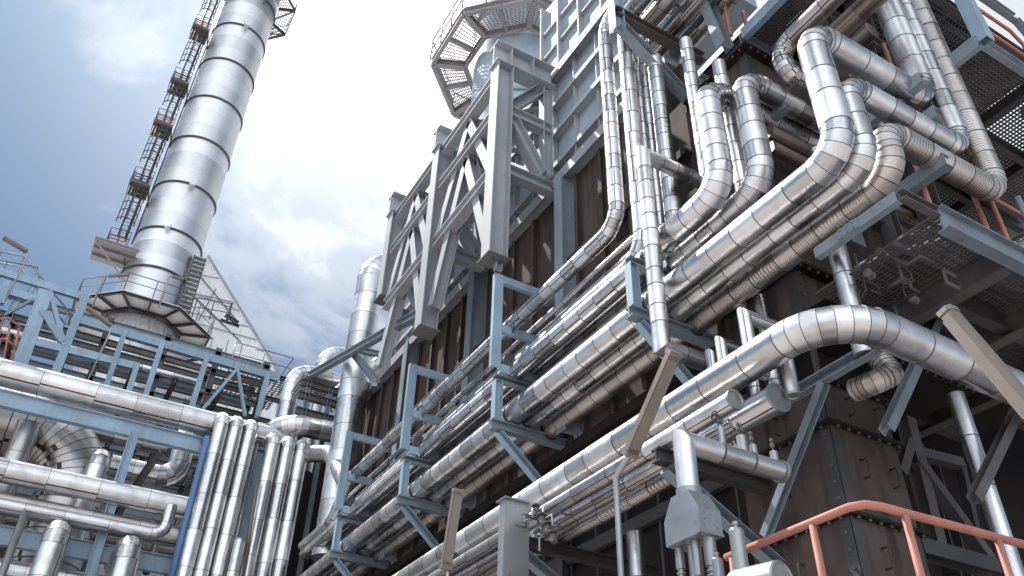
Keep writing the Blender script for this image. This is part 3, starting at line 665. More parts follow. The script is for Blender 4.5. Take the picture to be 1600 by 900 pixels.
# F pair
f1 = pt(1112, 200, X=6.8); f2 = pt(1175, 200, X=7.22)
zf1 = pt(1112, 150, X=6.8).z+.3; zf2 = pt(1160, 135, X=7.22).z+.18
pipe('insulated_pipe', 'fat capped silver pipe bending up beside the brown box, left of its twin', [(9.6, f1.y, zf1), (6.8, f1.y, zf1), (6.8, f1.y, 9.95), (6.8, 7.5, 9.95)], 0.205, 0.42, caps='1', seg=0.34, gores=5, group='bent pipe pair by the brown box')
pipe('insulated_pipe', 'fat silver pipe crossing the brown box and bending down behind its twin', [(9.8, f2.y, zf2), (7.22, f2.y, zf2), (7.22, f2.y, 9.93), (7.25, 7.75, 9.93)], 0.195, 0.42, caps='1', seg=0.34, gores=5, group='bent pipe pair by the brown box')
for q, (x, lb, r) in enumerate(((7.35, 'narrow silver riser seen between the two fat bent pipes', 0.115),)):
    p = pt(1150, 240, X=x)
    pipe('insulated_pipe', lb, [(x, p.y, 13.2), (x, p.y, 9.2)], r, seg=0.42)
# dark pipes crossing the brown box
for (px, py, r, lb) in ((1230, 222, 0.12, 'dim brown pipe under the fat pipe crossing the brown box'), (1225, 240, 0.1, 'lowest dim brown pipe crossing the brown box')):
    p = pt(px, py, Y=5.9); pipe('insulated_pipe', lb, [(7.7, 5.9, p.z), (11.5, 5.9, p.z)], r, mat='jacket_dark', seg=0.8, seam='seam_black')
# risers by the wall
RG = 'slim risers in front of the brown wall'
for (px, py, X, r, z0, z1, lb) in ((1001, 160, 7.25, 0.07, 9.6, 15.6, 'slimmest riser just beside the second wide riser'), (1013, 170, 7.45, 0.12, 9.6, 15.6, 'riser behind the mitred pipe, wider than its slim neighbour'), (1027, 200, 7.35, 0.055, 9.6, 15.6, 'thin riser between two wider ones by the brown wall'), (1042, 250, 7.3, 0.14, 9.4, 14.9, 'wide bright riser standing free before the brown wall with small square doors')):
    p = pt(px, py, X=X); pipe('insulated_pipe', lb, [(X, p.y, z1), (X, p.y, z0)], r, seg=0.36, group=RG, n=16)
p = pt(1088, 170, X=7.35); p2 = pt(1105, 290, Y=p.y)
pipe('insulated_pipe', 'narrow riser left of the fat bent pair, hung from the overhead pipes', [(7.35, p.y, 14.55), (7.35, p.y, 10.55), (7.9, p.y, 10.3)], 0.115, 0.3, seg=0.36)
# G: mitred bypass
g0 = pt(1003, 243, X=6.45); g1 = pt(1036, 541, X=6.45)
gy = (g0.y+g1.y)/2
pipe('insulated_pipe', 'narrow vertical silver pipe with sharp mitred corners in front of the wall rows', [(7.72, gy, g0.z), (6.45, gy, g0.z), (6.45, gy, g1.z), (7.45, gy, g1.z)], 0.125, mitre=True, seg=0.34, mat='jacket')
# overhead rows
OG = 'overhead pipes above the wall risers'
for q, (x, z, r, lb) in enumerate(((7.35, 16.15, 0.19, 'overhead brown shaded pipe next to the bent riser tops'), (7.85, 16.1, 0.17, 'middle overhead shaded pipe above the slim risers'), (8.3, 16.1, 0.2, 'overhead shaded pipe ending above the brown box'))):
    pipe('insulated_pipe', lb, [(x, -1, z), (x, 8.3, z)], r, mat='jacket_dull', seg=0.9, group=OG, caps='1')  # shade of the overhead pipes is put into a duller jacket
for q, (x, z, lb) in enumerate(((7.6, 16.0, 'thin tube between the overhead shaded pipes'), (8.08, 16.0, 'second thin tube between the overhead shaded pipes'))):
    plain_pipe('conduit', lb, [(x, -1, z), (x, 8.6, z)], 0.045, mat='galvanised')
br = thing('overhead_bracket', 'blue grey bracket with a long diagonal under the overhead pipes', 'bracket', (6.5, 7.95, 15.5))
m = MB(); m.member((6.45, 7.75, 15.1), (6.45, 7.75, 17.6), 'I', 0.2, 0.24, 0.02, up=(1, 0, 0)); m.build('post', 'steel_blue', br)
m = MB(); m.member((6.4, 7.75, 15.72), (WX+.6, 7.75, 15.72), 'I', 0.2, 0.22, 0.02); m.build('arm', 'steel_grime', br)
m = MB(); m.member((6.5, 7.72, 15.3), (WX+.02, 7.72, 14.1), 'C', 0.2, 0.2, 0.02); m.build('brace', 'steel_grey_blue', br)
m = MB(); m.member((6.4, 7.75, 17.0), (WX+.6, 7.75, 17.0), 'I', 0.2, 0.22, 0.02); m.build('arm', 'steel_grey_blue', br)
# L pipes, top right
LG = 'shaded overhead pipes above the brown box'
for q, (x, y1, r, lb) in enumerate(((7.88, 5.45, 0.16, 'shaded overhead pipe with a wrinkled elbow above the brown box'), (8.42, 5.3, 0.17, 'shaded overhead pipe next to the wrinkled elbow'), (9.4, 5.6, 0.16, 'shaded overhead pipe passing behind the tallest corner riser'))):
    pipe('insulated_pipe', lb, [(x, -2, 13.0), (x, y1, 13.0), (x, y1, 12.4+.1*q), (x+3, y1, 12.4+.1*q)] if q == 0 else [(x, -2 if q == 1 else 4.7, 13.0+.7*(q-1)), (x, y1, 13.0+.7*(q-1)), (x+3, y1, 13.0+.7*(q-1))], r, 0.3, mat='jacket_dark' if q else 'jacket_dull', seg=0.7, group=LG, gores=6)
# D tier: big pipe turning the corner
pipe('insulated_pipe', 'fattest silver pipe, low on the wall, turning round the furnace corner', [(6.6, YF, 6.95), (6.6, 4.72, 6.95), (13.5, 4.72, 6.85)], 0.215, 0.75, seg=0.62, gores=8)
D2 = pt(900, 775, X=6.3); z2 = pt(1050, 680, X=6.3).z; zD = (D2.z+z2)/2
yc = pt(1147, 625, X=6.3).y
pipe('insulated_pipe', 'narrow capped silver pipe below the fattest one, outer of three', [(6.3, yc, zD), (6.3, YF, zD)], 0.115, caps='0', seg=0.8, group='three low pipes under the fattest pipe')
x3 = pt(1000, 745, Z=zD).x; x4 = pt(1000, 772, Z=zD).x
pipe('insulated_pipe', 'narrow silver pipe below the fattest one, middle of three', [(x3, yc+.4, zD), (x3, YF, zD)], 0.11, seg=0.7, group='three low pipes under the fattest pipe', mat='jacket_dull')
pipe('insulated_pipe', 'narrow brownish pipe below the fattest one, inner of three', [(x4, yc+.6, zD), (x4, YF, zD)], 0.11, seg=0.6, group='three low pipes under the fattest pipe', mat='jacket_wrapped')
e0 = pt(1215, 622, X=6.75); 
pipe('drum_header', 'wide silver drum with a flat round cap facing the brown corner box', [(6.75, e0.y, e0.z), (6.75, e0.y+2.0, e0.z)], 0.17, caps='0', seg=0.6, cat='header')
# D brackets
def d_bracket(y, label):
    t = thing('pipe_bracket', label, 'bracket', (6.3, y, 6.1), 'low braced brackets under the fattest pipe')
    m = MB(); m.member((6.15, y, zD-.21), (WX+.9, y, zD-.21), 'I', 0.16, 0.18, 0.018); m.build('arm', 'steel_dark', t)
    m = MB(); m.member((6.3, y, zD-.34), (WX+.9, y, zD-1.75), 'C', 0.15, 0.16, 0.016); m.build('brace', 'steel_grey_blue', t)
    m = MB(); m.member((6.6, y, zD-.1), (6.6, y, 6.73), 'box', 0.1, 0.1, up=(1, 0, 0)); m.build('prop', 'steel_blue', t)
    return t
b0 = d_bracket(7.35, 'low braced bracket behind the hooded junction box')
for y, lb in ((10.9, 'low braced bracket beside the flat galvanised post'), (14.45, 'low braced bracket behind the slim wall lamp'), (18.0, 'low braced bracket at the dark far end')):
    copy_tree(b0, (0, y-7.35, 0), lb)
# stubs on the fattest pipe
for (px, py, lb, q) in ((1165, 505, 'tall bright stub pipe rising from the fattest pipe', 1), (1128, 548, 'short bright stub pipe beside the mitred pipe end', 0), (1113, 568, 'shortest bright stub pipe meeting the mitred pipe', 0)):
    p = pt(px, py, X=6.75)
    pipe('pipe_stub', lb, [(6.75, p.y, 7.05), (6.75, p.y, p.z+0.12), (7.7, p.y, p.z+.12)], 0.085 if q else 0.075, mitre=True, seg=0.5, n=14, cat='pipe stub')
p = pt(1228, 560, X=6.9); pipe('pipe_stub', 'stub pipe hanging under the bend of the fattest pipe', [(6.9, p.y, 7.0), (6.9, p.y, 6.48)], 0.085, caps='1', n=14, seg=.5, cat='pipe stub')
# H: transmitter riser, near the access deck
HX = 4.2
h0 = pt(1068, 690, X=HX); hz = h0.z; hy = h0.y
hx1 = pt(1216, 722, Y=hy).x
pipe('insulated_pipe', 'silver pipe with a mitred top running from the hooded box towards the brown corner', [(hx1, hy, hz), (HX, hy, hz), (HX, hy, hz-0.52)], 0.086, mitre=True, seg=0.36, caps='0', bead=.005, bw=.009)
tb = thing('junction_hood', 'grey sheet metal hood tapering up to a silver pipe with nipples below', 'hood', (HX, hy, hz-.9))
zt = hz-0.46
def quad(hx, hy_, zz): return [(HX-hx, hy-hy_, zz), (HX+hx, hy-hy_, zz), (HX+hx, hy+hy_, zz), (HX-hx, hy+hy_, zz)]
vs = quad(.1, .1, zt)+quad(.105, .2, zt-.17)+quad(.105, .2, zt-.36)
mb = MB(); mb.add(vs, [(3, 2, 1, 0), (0, 1, 5, 4), (1, 2, 6, 5), (2, 3, 7, 6), (3, 0, 4, 7), (4, 5, 9, 8), (5, 6, 10, 9), (6, 7, 11, 10), (7, 4, 8, 11), (8, 9, 10, 11)])
mb.span(HX-.112, HX-.1055, hy-.205, hy-.175, zt-.36, zt-.17); mb.span(HX-.112, HX+.11, hy-.2065, hy-.2005, zt-.36, zt-.34)
for k in range(6): mb.lathe([(0.007, 0), (0.007, 0.008)], (HX+.06 if k % 2 else HX-.06, hy-.201, zt-.2-.05*(k//2)), (0, -1, 0), 6, 0, False)
shell = mb.build('shell', 'box_steel', tb)
m = MB(); m.lathe([(.1, 0), (.1, .05), (.087, .052)], (HX, hy, zt+.001), (0, 0, 1), 18); m.build('collar', 'galvanised', tb)
for i, dy in enumerate((.155, .06, -.03, -.135)):
    m = MB(); r = (.034, .034, .036, .048)[i]; q = .02+.05*((i*3) % 4)
    m.lathe([(r, 0), (r, -.14-q), (r*.7, -.142-q), (r*.7, -.165-q), (r*.95, -.167-q), (r*.95, -.18-q), (r*.65, -.182-q), (r*.65, -.2-q), (r*.95, -.202-q), (r*.95, -.215-q), (r*.7, -.217-q), (r*.7, -.24-q), (r*1.02, -.242-q), (r*1.02, -1.4)], (HX+(.02 if i % 2 else -.02), hy+dy, zt-.362), (0, 0, 1), 16); m.build('nipple', 'galvanised', tb)
# small cans and valves on H
for (px, py, h, r, lb) in ((1126, 672, 0.17, 0.032, 'small valve pot with twin stems on the horizontal silver pipe'), (1157, 678, 0.15, 0.042, 'small insulated pot nearest the capped pipe end'), (1175, 690, 0.10, 0.032, 'smallest insulated pot on the horizontal silver pipe'), (1206, 693, 0.10, 0.034, 'small insulated pot near the closed end of the horizontal silver pipe')):
    p = pt(px, py, Y=hy)
    t = thing('valve_pot', lb, 'valve', (p.x, hy, hz+.07))
    m = MB(); m.lathe([(r, 0), (r, h), (r*.85, h+.004), (r*.4, h+.012)], (p.x, hy, hz+.068), (0, 0, 1), 14); m.build('pot', 'galvanised', t)
    for dx in ((-.018, .018) if h > .14 else (0,)):
        m = MB(); m.tube([(p.x+dx, hy, hz+.07+h), (p.x+dx, hy, hz+.2+h)], .008, 6); m.lathe([(.014, 0), (.018, .006), (.018, .03), (.014, .036)], (p.x+dx, hy, hz+.11+h), (0, 0, 1), 8); m.lathe([(.012, 0), (.016, .005), (.016, .02), (.012, .025)], (p.x+dx, hy, hz+.165+h), (0, 0, 1), 8); m.build('stem', 'steel_grime', t)
    if h > .16:
        m = MB(); c = V((p.x-.05, hy, hz+.17+h)); m.tube([c+V((0, .035*math.cos(a*PI/6), .035*math.sin(a*PI/6))) for a in range(13)], .006, 6, caps=False); m.tube([c-V((0, .035, 0)), c+V((0, .035, 0))], .005, 5); m.build('hand_wheel', 'steel_dark', t)
# vertical pipes under the low rows
VG = 'dim vertical pipes below the low pipe rows'
for (px, X, r, z1, lb) in ((993, 7.4, 0.12, 6.1, 'bright vertical pipe with collars below the low pipe rows'), (952, 7.6, 0.085, 5.6, 'vertical pipe beside the thin lamp pole'), (938, 7.8, 0.06, 5.5, 'thin vertical pipe with clamps in the dark recess'), (928, 7.9, 0.05, 5.4, 'thinnest vertical pipe in the dark recess')):
    p = pt(px, 850, X=X); pipe('insulated_pipe', lb, [(X, p.y, z1), (X, p.y, 0.3)], r, seg=0.7, group=VG, n=14)
p = pt(868, 880, X=7.6); pipe('insulated_pipe', 'short vertical pipe below the dark bracket arm', [(7.6, p.y, 5.6), (7.6, p.y, .3)], .1, n=14, seg=.7)
# flat galvanised post with flange rail
gp = pt(803, 830, X=5.9)
t = thing('galvanised_post', 'flat galvanised post rising in front of the low pipe rows', 'post', (5.9, gp.y, 0))
top = pt(803, 787, X=5.9).z
m = MB(); m.member((5.9, gp.y, 0), (5.9, gp.y, top), 'box', .42, .16, up=(0, 1, 0)); m.build('shaft', 'box_steel', t)
m = MB(); m.span(5.66, 6.14, gp.y-.14, gp.y+.14, top+.001, top+.02); m.build('cap_plate', 'galvanised', t)
# valve tangle near the post
vt = thing('valve_set', 'tangle of small valves and bent tubes beside the flat galvanised post', 'valves', (6.3, 10.0, 6.0))
for i in range(12):
    c = pt(838+random.uniform(-14, 28), 815+random.uniform(-28, 34), X=6.05)
    m = MB(); p = ortho_run(c, 3, .2, random)
    m.tube(p, random.uniform(.012, .03), 6); m.build('tube', random.choice(['galvanised', 'steel_grime']), vt)
for i in range(4):
    c = pt(838+i*9, 800+i*14, X=6.02); m = MB(); m.lathe([(.03, -.06), (.05, -.05), (.05, .05), (.03, .06)], c, (0, .4, 1), 10); m.lathe([(.07, .09), (.07, .11)], c, (0, .4, 1), 12, smooth=False); m.build('valve', 'steel_grime', vt)
for (px, py) in ((835, 770), (800, 780)):
    pass
# ================================================================== right side: platforms, braces, lower frame
pm = thing('corner_platform', 'dark steel platform with grated floor beyond the furnace corner', 'platform', (7.4, 4.05, 8.4))
z = 8.4
m = MB(); m.member((7.33, 4.06, z), (7.33, 5.3, z), 'C', .1, .15, .016); gus(m, (7.27, 4.75, z), .3, .13, 'x'); m.build('edge_beam', 'steel_grey_blue', pm)
m = MB(); m.member((7.33, 4.02, z+.02), (7.95, 4.02, z+.02), 'C', .1, .14, .016); m.build('edge_beam', 'steel_grime', pm)
m = MB(); m.member((7.95, 4.0, z-.08), (13.0, 4.0, z-.08), 'I', .16, .34, .02); m.build('edge_beam', 'steel_grey_blue', pm)
for x in (9.2, 10.6, 12.0):
    m = MB(); m.member((x, 4.1, z-.12), (x, 9.5, z-.12), 'I', .2, .36, .025); m.build('joist', 'steel_grime', pm)
for y in (5.0, 6.0, 7.4):
    m = MB(); m.member((9.3, y, z-.1), (13.0, y, z-.1), 'I', .16, .26, .02); m.build('joist', 'steel_dark', pm)
m = MB(); grating(m, 8.05, 13.0, 4.1, 6.0, z+.12, .07, .11); m.build('grating', 'steel_grime', pm)
m = MB(); m.span(8.3, 9.1, 4.75, 7.5, z+.125, z+.15); m.span(9.4, 10.5, 4.6, 10, z+.125, z+.15); m.span(9.3, 13.5, 6.1, 10, z+.05, z+.08); m.build('floor_plate', 'casing_dark', pm)  # plates added to keep skylight out and the platform underside dark
for (x, lb) in ((8.72, 0), (9.95, 0), (10.4, 0), (11.6, 0)):
    m = MB(); m.tube([(x, 4.45, z+.12), (x, 4.45, z+1.8)], .036, 8); m.build('red_post', 'rail_red', pm)
for zz in (1.8,):
    m = MB(); m.tube([(8.72, 4.45, z+zz), (13, 4.45, z+zz)], .03, 8); m.build('red_rail', 'rail_red', pm)
m = MB(); m.tube([(9.75, 3.85, z-.2), (9.75, 3.85, z+1.0)], .04, 8); m.build('drain_tube', 'steel_grey_blue', pm)
# clutter of small valves under the platform
ct = thing('valve_set', 'dark cluster of valves and hoses tucked under the corner platform', 'valves', (7.6, 5.2, 8.0))
for i in range(12):
    c = V((random.uniform(7.6, 8.9), random.uniform(4.4, 5.6), random.uniform(7.7, 8.35))); m = MB(); p = ortho_run(c, 3, .24, random)
    m.tube(p, random.choice([.015, .022, .03]), 6); m.build('hose', random.choice(['steel_dark', 'steel_grime', 'steel_dark']), ct)
for i in range(6):
    c = V((random.uniform(7.6, 8.6), random.uniform(4.6, 5.6), random.uniform(7.8, 8.3))); m = MB(); m.lathe([(.03, -.08), (.055, -.07), (.055, -.05), (.035, -.04), (.035, .04), (.055, .05), (.055, .07), (.03, .08)], c, (1, .3, .2), 10); m.build('valve', random.choice(['steel_dark', 'steel_dark', 'steel_grime']), ct)
for (px, py) in ((1040, 0),): pass
gv = thing('pressure_gauge', 'small round gauge on a valve stem behind the tallest corner riser', 'gauge', pt(1275, 235, X=7.3))
c = pt(1275, 237, X=7.3); m = MB(); m.lathe([(.06, 0), (.075, .005), (.075, .04), (.06, .045)], c, (-.5, -.8, -.1), 16); m.build('case', 'steel_dark', gv)
m = MB(); m.lathe([(.06, .046), (.0001, .047)], c, (-.5, -.8, -.1), 16); m.build('dial', 'dial_white', gv)
m = MB(); m.tube([c, c+V((.02, .05, -.25)), c+V((.1, .1, -.5))], .02, 7); m.lathe([(.05, -.08), (.07, -.07), (.07, .07), (.05, .08)], c+V((.05, .07, -.35)), (0, 0, 1), 9); m.build('valve_stem', 'steel_dark', gv)
# channels that carry the corner pipes
CHG = 'short channels carrying the corner pipes'
for (px, py, X, ln, lb) in ((1205, 185, 8.1, .9, 'short steel channel under the fat pipe crossing the brown box'), (1410, 148, 8.75, 1.2, 'short steel channel under the tallest corner pipe'), (1432, 200, 8.85, .9, 'short steel channel under the middle corner pipe'), (1445, 275, 8.6, 1.2, 'short steel channel under the wrinkled corner pipe')):
    p = pt(px, py, X=X)
    t = MB(); t.member((X, p.y-.35, p.z), (X, p.y+ln, p.z), 'C', .14, .2, .018)
    t.span(X-.12, X+.12, p.y+ln-.03, p.y+ln-.005, p.z-.35, p.z+.14)
    tag(t.build('support_channel', 'steel_grey_blue'), lb, 'channel', CHG)
# support frame behind the corner pipes
sf = thing('portal_frame', 'grey steel post and beams behind the horizontal corner pipes', 'steel frame', (9.0, 5.4, 0))
m = MB(); m.member((10.9, 5.6, z+.2), (10.9, 5.6, 17), 'I', .3, .3, .025, up=(1, 0, 0)); m.build('post', 'steel_grime', sf)
for zz in (10.0, 12.35, 15.2):
    m = MB(); m.member((8.0, 5.5, zz), (14, 5.5, zz), 'I', .2, .3, .025); m.build('beam', 'steel_grime', sf)
m = MB(); m.member((9.3, 5.4, z+.2), (9.3, 5.4, 17), 'I', .2, .2, .02, up=(1, 0, 0)); m.build('post', 'steel_grime', sf)
# upper grated walkways
pv = thing('overhead_platform', 'dark steel floor plates closing the top over the corner risers', 'platform', (11, 6, 17.2))
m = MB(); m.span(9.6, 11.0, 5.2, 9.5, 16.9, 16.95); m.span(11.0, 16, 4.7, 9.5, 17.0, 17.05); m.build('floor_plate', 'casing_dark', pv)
for x in (9.7, 10.5, 11.6, 12.8):
    m = MB(); m.member((x, 4.8, 16.75), (x, 9.5, 16.75), 'I', .14, .24, .02); m.build('joist', 'steel_grime', pv)
m = MB(); m.member((9.6, 5.1, 16.75), (16, 5.1, 16.75), 'I', .16, .3, .02); m.build('edge_beam', 'steel_grey_blue', pv)
pn = thing('grated_walkway', 'high grated walkway seen from below with steel post and red handrail', 'platform', (10.1, 3.55, 12.5))
zn = 12.5
m = MB(); m.member((10.05, 3.53, zn), (14.5, 3.53, zn), 'C', .1, .26, .02); m.build('edge_beam', 'steel_grey_blue', pn)
m = MB(); m.member((10.0, 3.55, zn), (10.0, 7.0, zn), 'C', .1, .26, .02); m.build('edge_beam', 'steel_grey_blue', pn)
for y in (4.75, 5.9):
    m = MB(); m.member((10.1, y, zn), (14.5, y, zn), 'I', .12, .22, .02); m.build('joist', 'steel_dark', pn)
for x in (11.5, 13.0):
    m = MB(); m.member((x, 3.6, zn), (x, 7, zn), 'I', .12, .2, .02); m.build('joist', 'steel_dark', pn)
m = MB(); grating(m, 10.1, 14.4, 3.6, 7.0, zn+.15, .085, .06, .018); m.build('grating', 'steel_grime', pn)
m = MB(); m.member((10.1, 3.5, zn), (10.1, 3.5, zn+3.4), 'C', .2, .2, .02, up=(1, 0, 0)); m.build('post', 'steel_blue', pn)
m = MB(); m.member((10.1, 3.5, zn+1.75), (11.75, 3.5, zn+1.75), 'C', .1, .22, .02); m.member((11.75, 3.5, zn+1.75), (12.9, 3.5, zn+.2), 'C', .1, .2, .02); m.build('stringer', 'steel_grey_blue', pn)
for pp in (((10.25, 3.62, zn+.2), (10.25, 3.62, zn+1.5), (11.65, 3.62, zn+1.5), (11.9, 3.62, zn+1.3), (11.9, 3.62, zn+.15)), ((10.25, 3.62, zn+.85), (11.9, 3.62, zn+.85))):
    m = MB(); m.tube(pp, .03, 8); m.build('red_rail', 'rail_red', pn)
pu = thing('upper_walkway', 'grated walkway floor highest over the furnace corner', 'platform', (8.6, 4, 14.6))
m = MB(); grating(m, 8.35, 9.0, 1.2, 6.4, 14.9, .07, .05, .02); m.build('grating', 'steel_grime', pu)
for y in (6.45, 7.6):
    m = MB(); m.member((8.3, y, 14.75), (13.5, y, 14.75), 'C', .12, .26, .02); m.build('joist', 'steel_grey_blue', pu)
for x in (8.3, 9.05):
    m = MB(); m.member((x, 1.0, 14.75), (x, 6.4, 14.75), 'C', .12, .26, .02); m.build('edge_beam', 'steel_blue', pu)
m = MB(); m.member((8.1, 6.7, 14.6), (7.9, 7.0, 17.5), 'I', .22, .24, .02); m.build('hanger', 'steel_grey_blue', pu)
m = MB(); grating(m, 11.2, 15.6, 4.6, 8.6, 16.6, .1, .1, .025); m.build('grating', 'steel_grime', pu)
for y in (4.6, 6.4, 8.6):
    m = MB(); m.member((11.1, y, 16.45), (15.6, y, 16.45), 'I', .14, .28, .02); m.build('joist', 'steel_dark', pu)
for p0, p1 in (((10.6, 5.2, 12.7), (10.6, 5.2, 14.7)), ((9.9, 5.0, 12.4), (10.8, 5.1, 14.3)), ((8.2, 6.6, 14.9), (8.2, 6.6, 16)), ((8.7, 6.6, 14.9), (8.7, 6.6, 16))):
    m = MB(); m.tube([p0, p1], .04, 8); m.build('red_rail', 'rail_red', pu)
# far right duct with elbow
pipe('insulated_pipe', 'stubby silver elbow duct by the red posts at the edge of the platform', [(11.9, 5.2, 10.2), (12.3, 4.1, 10.4), (12.5, 4.1, 13)], .22, .35, seg=.3, gores=5)
# arm and brace that carry the fattest pipe
ar = thing('pipe_prop', 'blue grey angled prop with long brace carrying the fattest pipe at the corner', 'prop', (8, 4.8, 6.5))
a0 = pt(1230, 622, X=7.62); a1_ = pt(1372, 540, X=7.62)
m = MB(); m.member(a0, a1_, 'C', .12, .15, .016); m.build('arm', 'steel_grey_blue', ar)
m = MB(); m.member(pt(1288, 598, X=7.6), pt(1196, 838, X=7.6), 'C', .1, .12, .014, up=(1, 0, 0)); m.build('brace', 'steel_grey_blue', ar)
# open frame right of the corner box
of = thing('open_frame', 'dark braced steel frame under the corner platform beside the brown box', 'steel frame', (10.5, 6.5, 0))
def seg2(a, b, Y, kind='I', w=.16, h=.18, mat='steel_dark', name='brace'):
    m = MB(); m.member(pt(*a, Y=Y), pt(*b, Y=Y), kind, w, h, .016, up=(0, 1, 0)); m.build(name, mat, of)
seg2((1385, 672), (1478, 470), 5.6, 'I', .12, .15, 'steel_grey_blue')
seg2((1415, 655), (1465, 860), 6.6, 'I', .18, .2, 'steel_grime', 'post')
seg2((1432, 708), (1500, 725), 6.62, 'C', .14, .16, 'steel_grime', 'beam')
seg2((1405, 740), (1420, 690), 6.55, 'C', .14, .16, 'steel_grime')
seg2((1432, 720), (1545, 875), 6.55, 'C', .14, .16, 'steel_grime')
seg2((1430, 855), (1560, 890), 6.5, 'I', .2, .24, 'steel_dark', 'beam')
seg2((1500, 725), (1530, 860), 6.7, 'C', .1, .12, 'steel_dark', 'post')
seg2((1522, 780), (1592, 636), 5.2, 'C', .12, .13, 'steel_grime')
m = MB(); m.member((9.7, 7.9, 0), (9.7, 7.9, z-.3), 'I', .3, .3, .025, up=(1, 0, 0)); m.build('post', 'steel_dark', of)
m = MB(); m.member((12.4, 7.9, 0), (12.4, 7.9, z-.3), 'I', .3, .3, .025, up=(1, 0, 0)); m.build('post', 'steel_dark', of)
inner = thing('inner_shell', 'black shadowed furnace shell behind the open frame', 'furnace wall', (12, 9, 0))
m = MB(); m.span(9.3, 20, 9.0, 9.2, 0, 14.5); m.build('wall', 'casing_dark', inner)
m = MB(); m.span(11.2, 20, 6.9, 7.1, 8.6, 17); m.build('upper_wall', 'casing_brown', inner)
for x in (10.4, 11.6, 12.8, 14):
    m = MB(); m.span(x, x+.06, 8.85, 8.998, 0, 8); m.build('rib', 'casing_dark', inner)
p = pt(1500, 640, Y=5.9)
pipe('insulated_pipe', 'vertical silver pipe in the dark frame right of the brown box', [(p.x, 5.9, 7.6), (p.x, 5.9, .3)], .12, seg=.75, n=16)
p = pt(1318, 430, X=7.62); pipe('insulated_pipe', 'short vertical silver pipe dropping from the platform onto the fattest pipe', [(7.62, p.y, 8.6), (7.62, p.y, 6.95)], .125, seg=.55, n=16)
for (px, X, lb) in ((1158, 7.8, 'stub pipe coming down behind the three corner pipes'), (1188, 7.9, 'second stub pipe coming down behind the three corner pipes')):
    p = pt(px, 475, X=X); pipe('insulated_pipe', lb, [(X, p.y, 8.9), (X, p.y, 7.0)], .09, seg=.5, n=14, group='stubs behind the corner pipes')
# insulated bundle under the bend
ib = thing('wrapped_elbow', 'wrinkled wrapped elbow hanging under the bend of the fattest pipe', 'elbow', pt(1370, 590, X=7.9))
pipe('wrapped_elbow', '', [pt(1335, 610, X=7.9), pt(1365, 598, X=7.9), pt(1395, 585, X=8.1), pt(1360, 545, X=8.2)], .14, .1, mat='jacket_wrapped', seg=.08, gores=3, parent=ib)

# ================================================================== lamps
def lamp(label, a, b, wdt, hgt, pole=None, X=None, dn=(0, 0, -1)):
    p0 = V(a); p1 = V(b)
    t = thing('strip_lamp', label, 'lamp', p1)
    d = (p1-p0).normalized()
    m = MB(); w2, h2 = wdt/2, hgt/2
    pr = [(-w2, -h2), (w2, -h2), (w2, h2*.3), (w2*.6, h2), (-w2*.6, h2), (-w2, h2*.3)]
    m.prism(pr, p0, p1, (0, 0, 1)); m.build('casing', 'lamp_casing', t)
    m = MB()
    pr = [(-w2*.82, -h2-.016), (w2*.82, -h2-.016), (w2*.82, -h2-.002), (-w2*.82, -h2-.002)]
    m.prism(pr, p0+d*.04, p1-d*.04, (0, 0, 1)); m.build('lens', 'lamp_white', t)
    for e, s in ((p0, -1), (p1, 1)):
        m = MB(); pr = [(-w2*1.08, -h2*1.15), (w2*1.08, -h2*1.15), (w2*1.08, h2*.5), (w2*.6, h2*1.15), (-w2*.6, h2*1.15), (-w2*1.08, h2*.5)]
        m.prism(pr, e+d*(s*.001), e+d*(s*.045), (0, 0, 1)); m.build('end_cap', 'lamp_white', t)
    if pole:
        m = MB(); m.tube(pole, .028, 9); m.build('pole', 'galvanised', t)
    return t
# foreground lamp in the middle: long tube on a bent pole
LX = 4.4
la = pt(1050, 555, X=LX); lb_ = pt(985, 705, X=LX)
pp = pt(963, 760, X=LX)
lamp('long brown strip lamp tilted across the silver pipes on a bent grey pole', la, lb_, .13, .1, [lb_+(la-lb_)*.25+V((0.02, 0.02, .02)), lb_+V((.03, .06, -.02)), pt(962, 745, X=LX), V((LX, pp.y, pp.z-.3)), V((LX, pp.y, 0))])
la = pt(714, 770, X=4.4); lb_ = pt(696, 884, X=4.4)
lamp('short brown strip lamp standing steeply before the dark lower wall', la, lb_, .13, .1, [lb_+(la-lb_)*.2, lb_+V((.05, .02, -.2)), V((4.45, lb_.y, 0))])
la = pt(1486, 492, X=5.2); lb_ = pt(1625, 655, X=5.2)
lamp('long brown strip lamp crossing the dark platform at the edge of the view', la, lb_, .13, .1, [lb_, lb_+V((.1, -.1, -.4)), V((5.3, lb_.y-.1, 0))])

# ================================================================== red guard rail and access deck in front
rx, ry, rz = 4.5, 3.36, 3.85
gr_ = thing('guard_rail', 'salmon red tubular guard rail on the access deck before the brown corner box', 'guard rail', (rx, ry, rz-1.1))
cor = [V((rx, 4.66, rz)), V((rx, ry+.12, rz)), V((rx+.05, ry+.03, rz)), V((rx+.16, ry, rz)), V((6.6, ry-.1, rz))]
m = MB(); m.tube(cor, .029, 12); m.build('top_rail', 'rail_red', gr_)
m = MB(); m.tube([V((p.x, p.y, rz-.5)) for p in cor], .022, 10); m.build('mid_rail', 'rail_red', gr_)
for (x, y) in ((rx, 3.8), (rx, 4.6), (rx+.36, ry-.02), (5.76, ry-.06), (6.5, ry-.1)):
    m = MB(); m.tube([(x, y, rz-1.1), (x, y, rz-.02)], .026, 10); m.build('post', 'rail_red', gr_)
dk = thing('access_deck', 'steel access deck with grated floor carrying the red guard rail', 'platform', (5.4, 4.3, 0))
m = MB(); grating(m, rx-.05, 7.6, ry-.2, 6.0, rz-1.12, .06, .1); m.build('grating', 'steel_grime', dk)
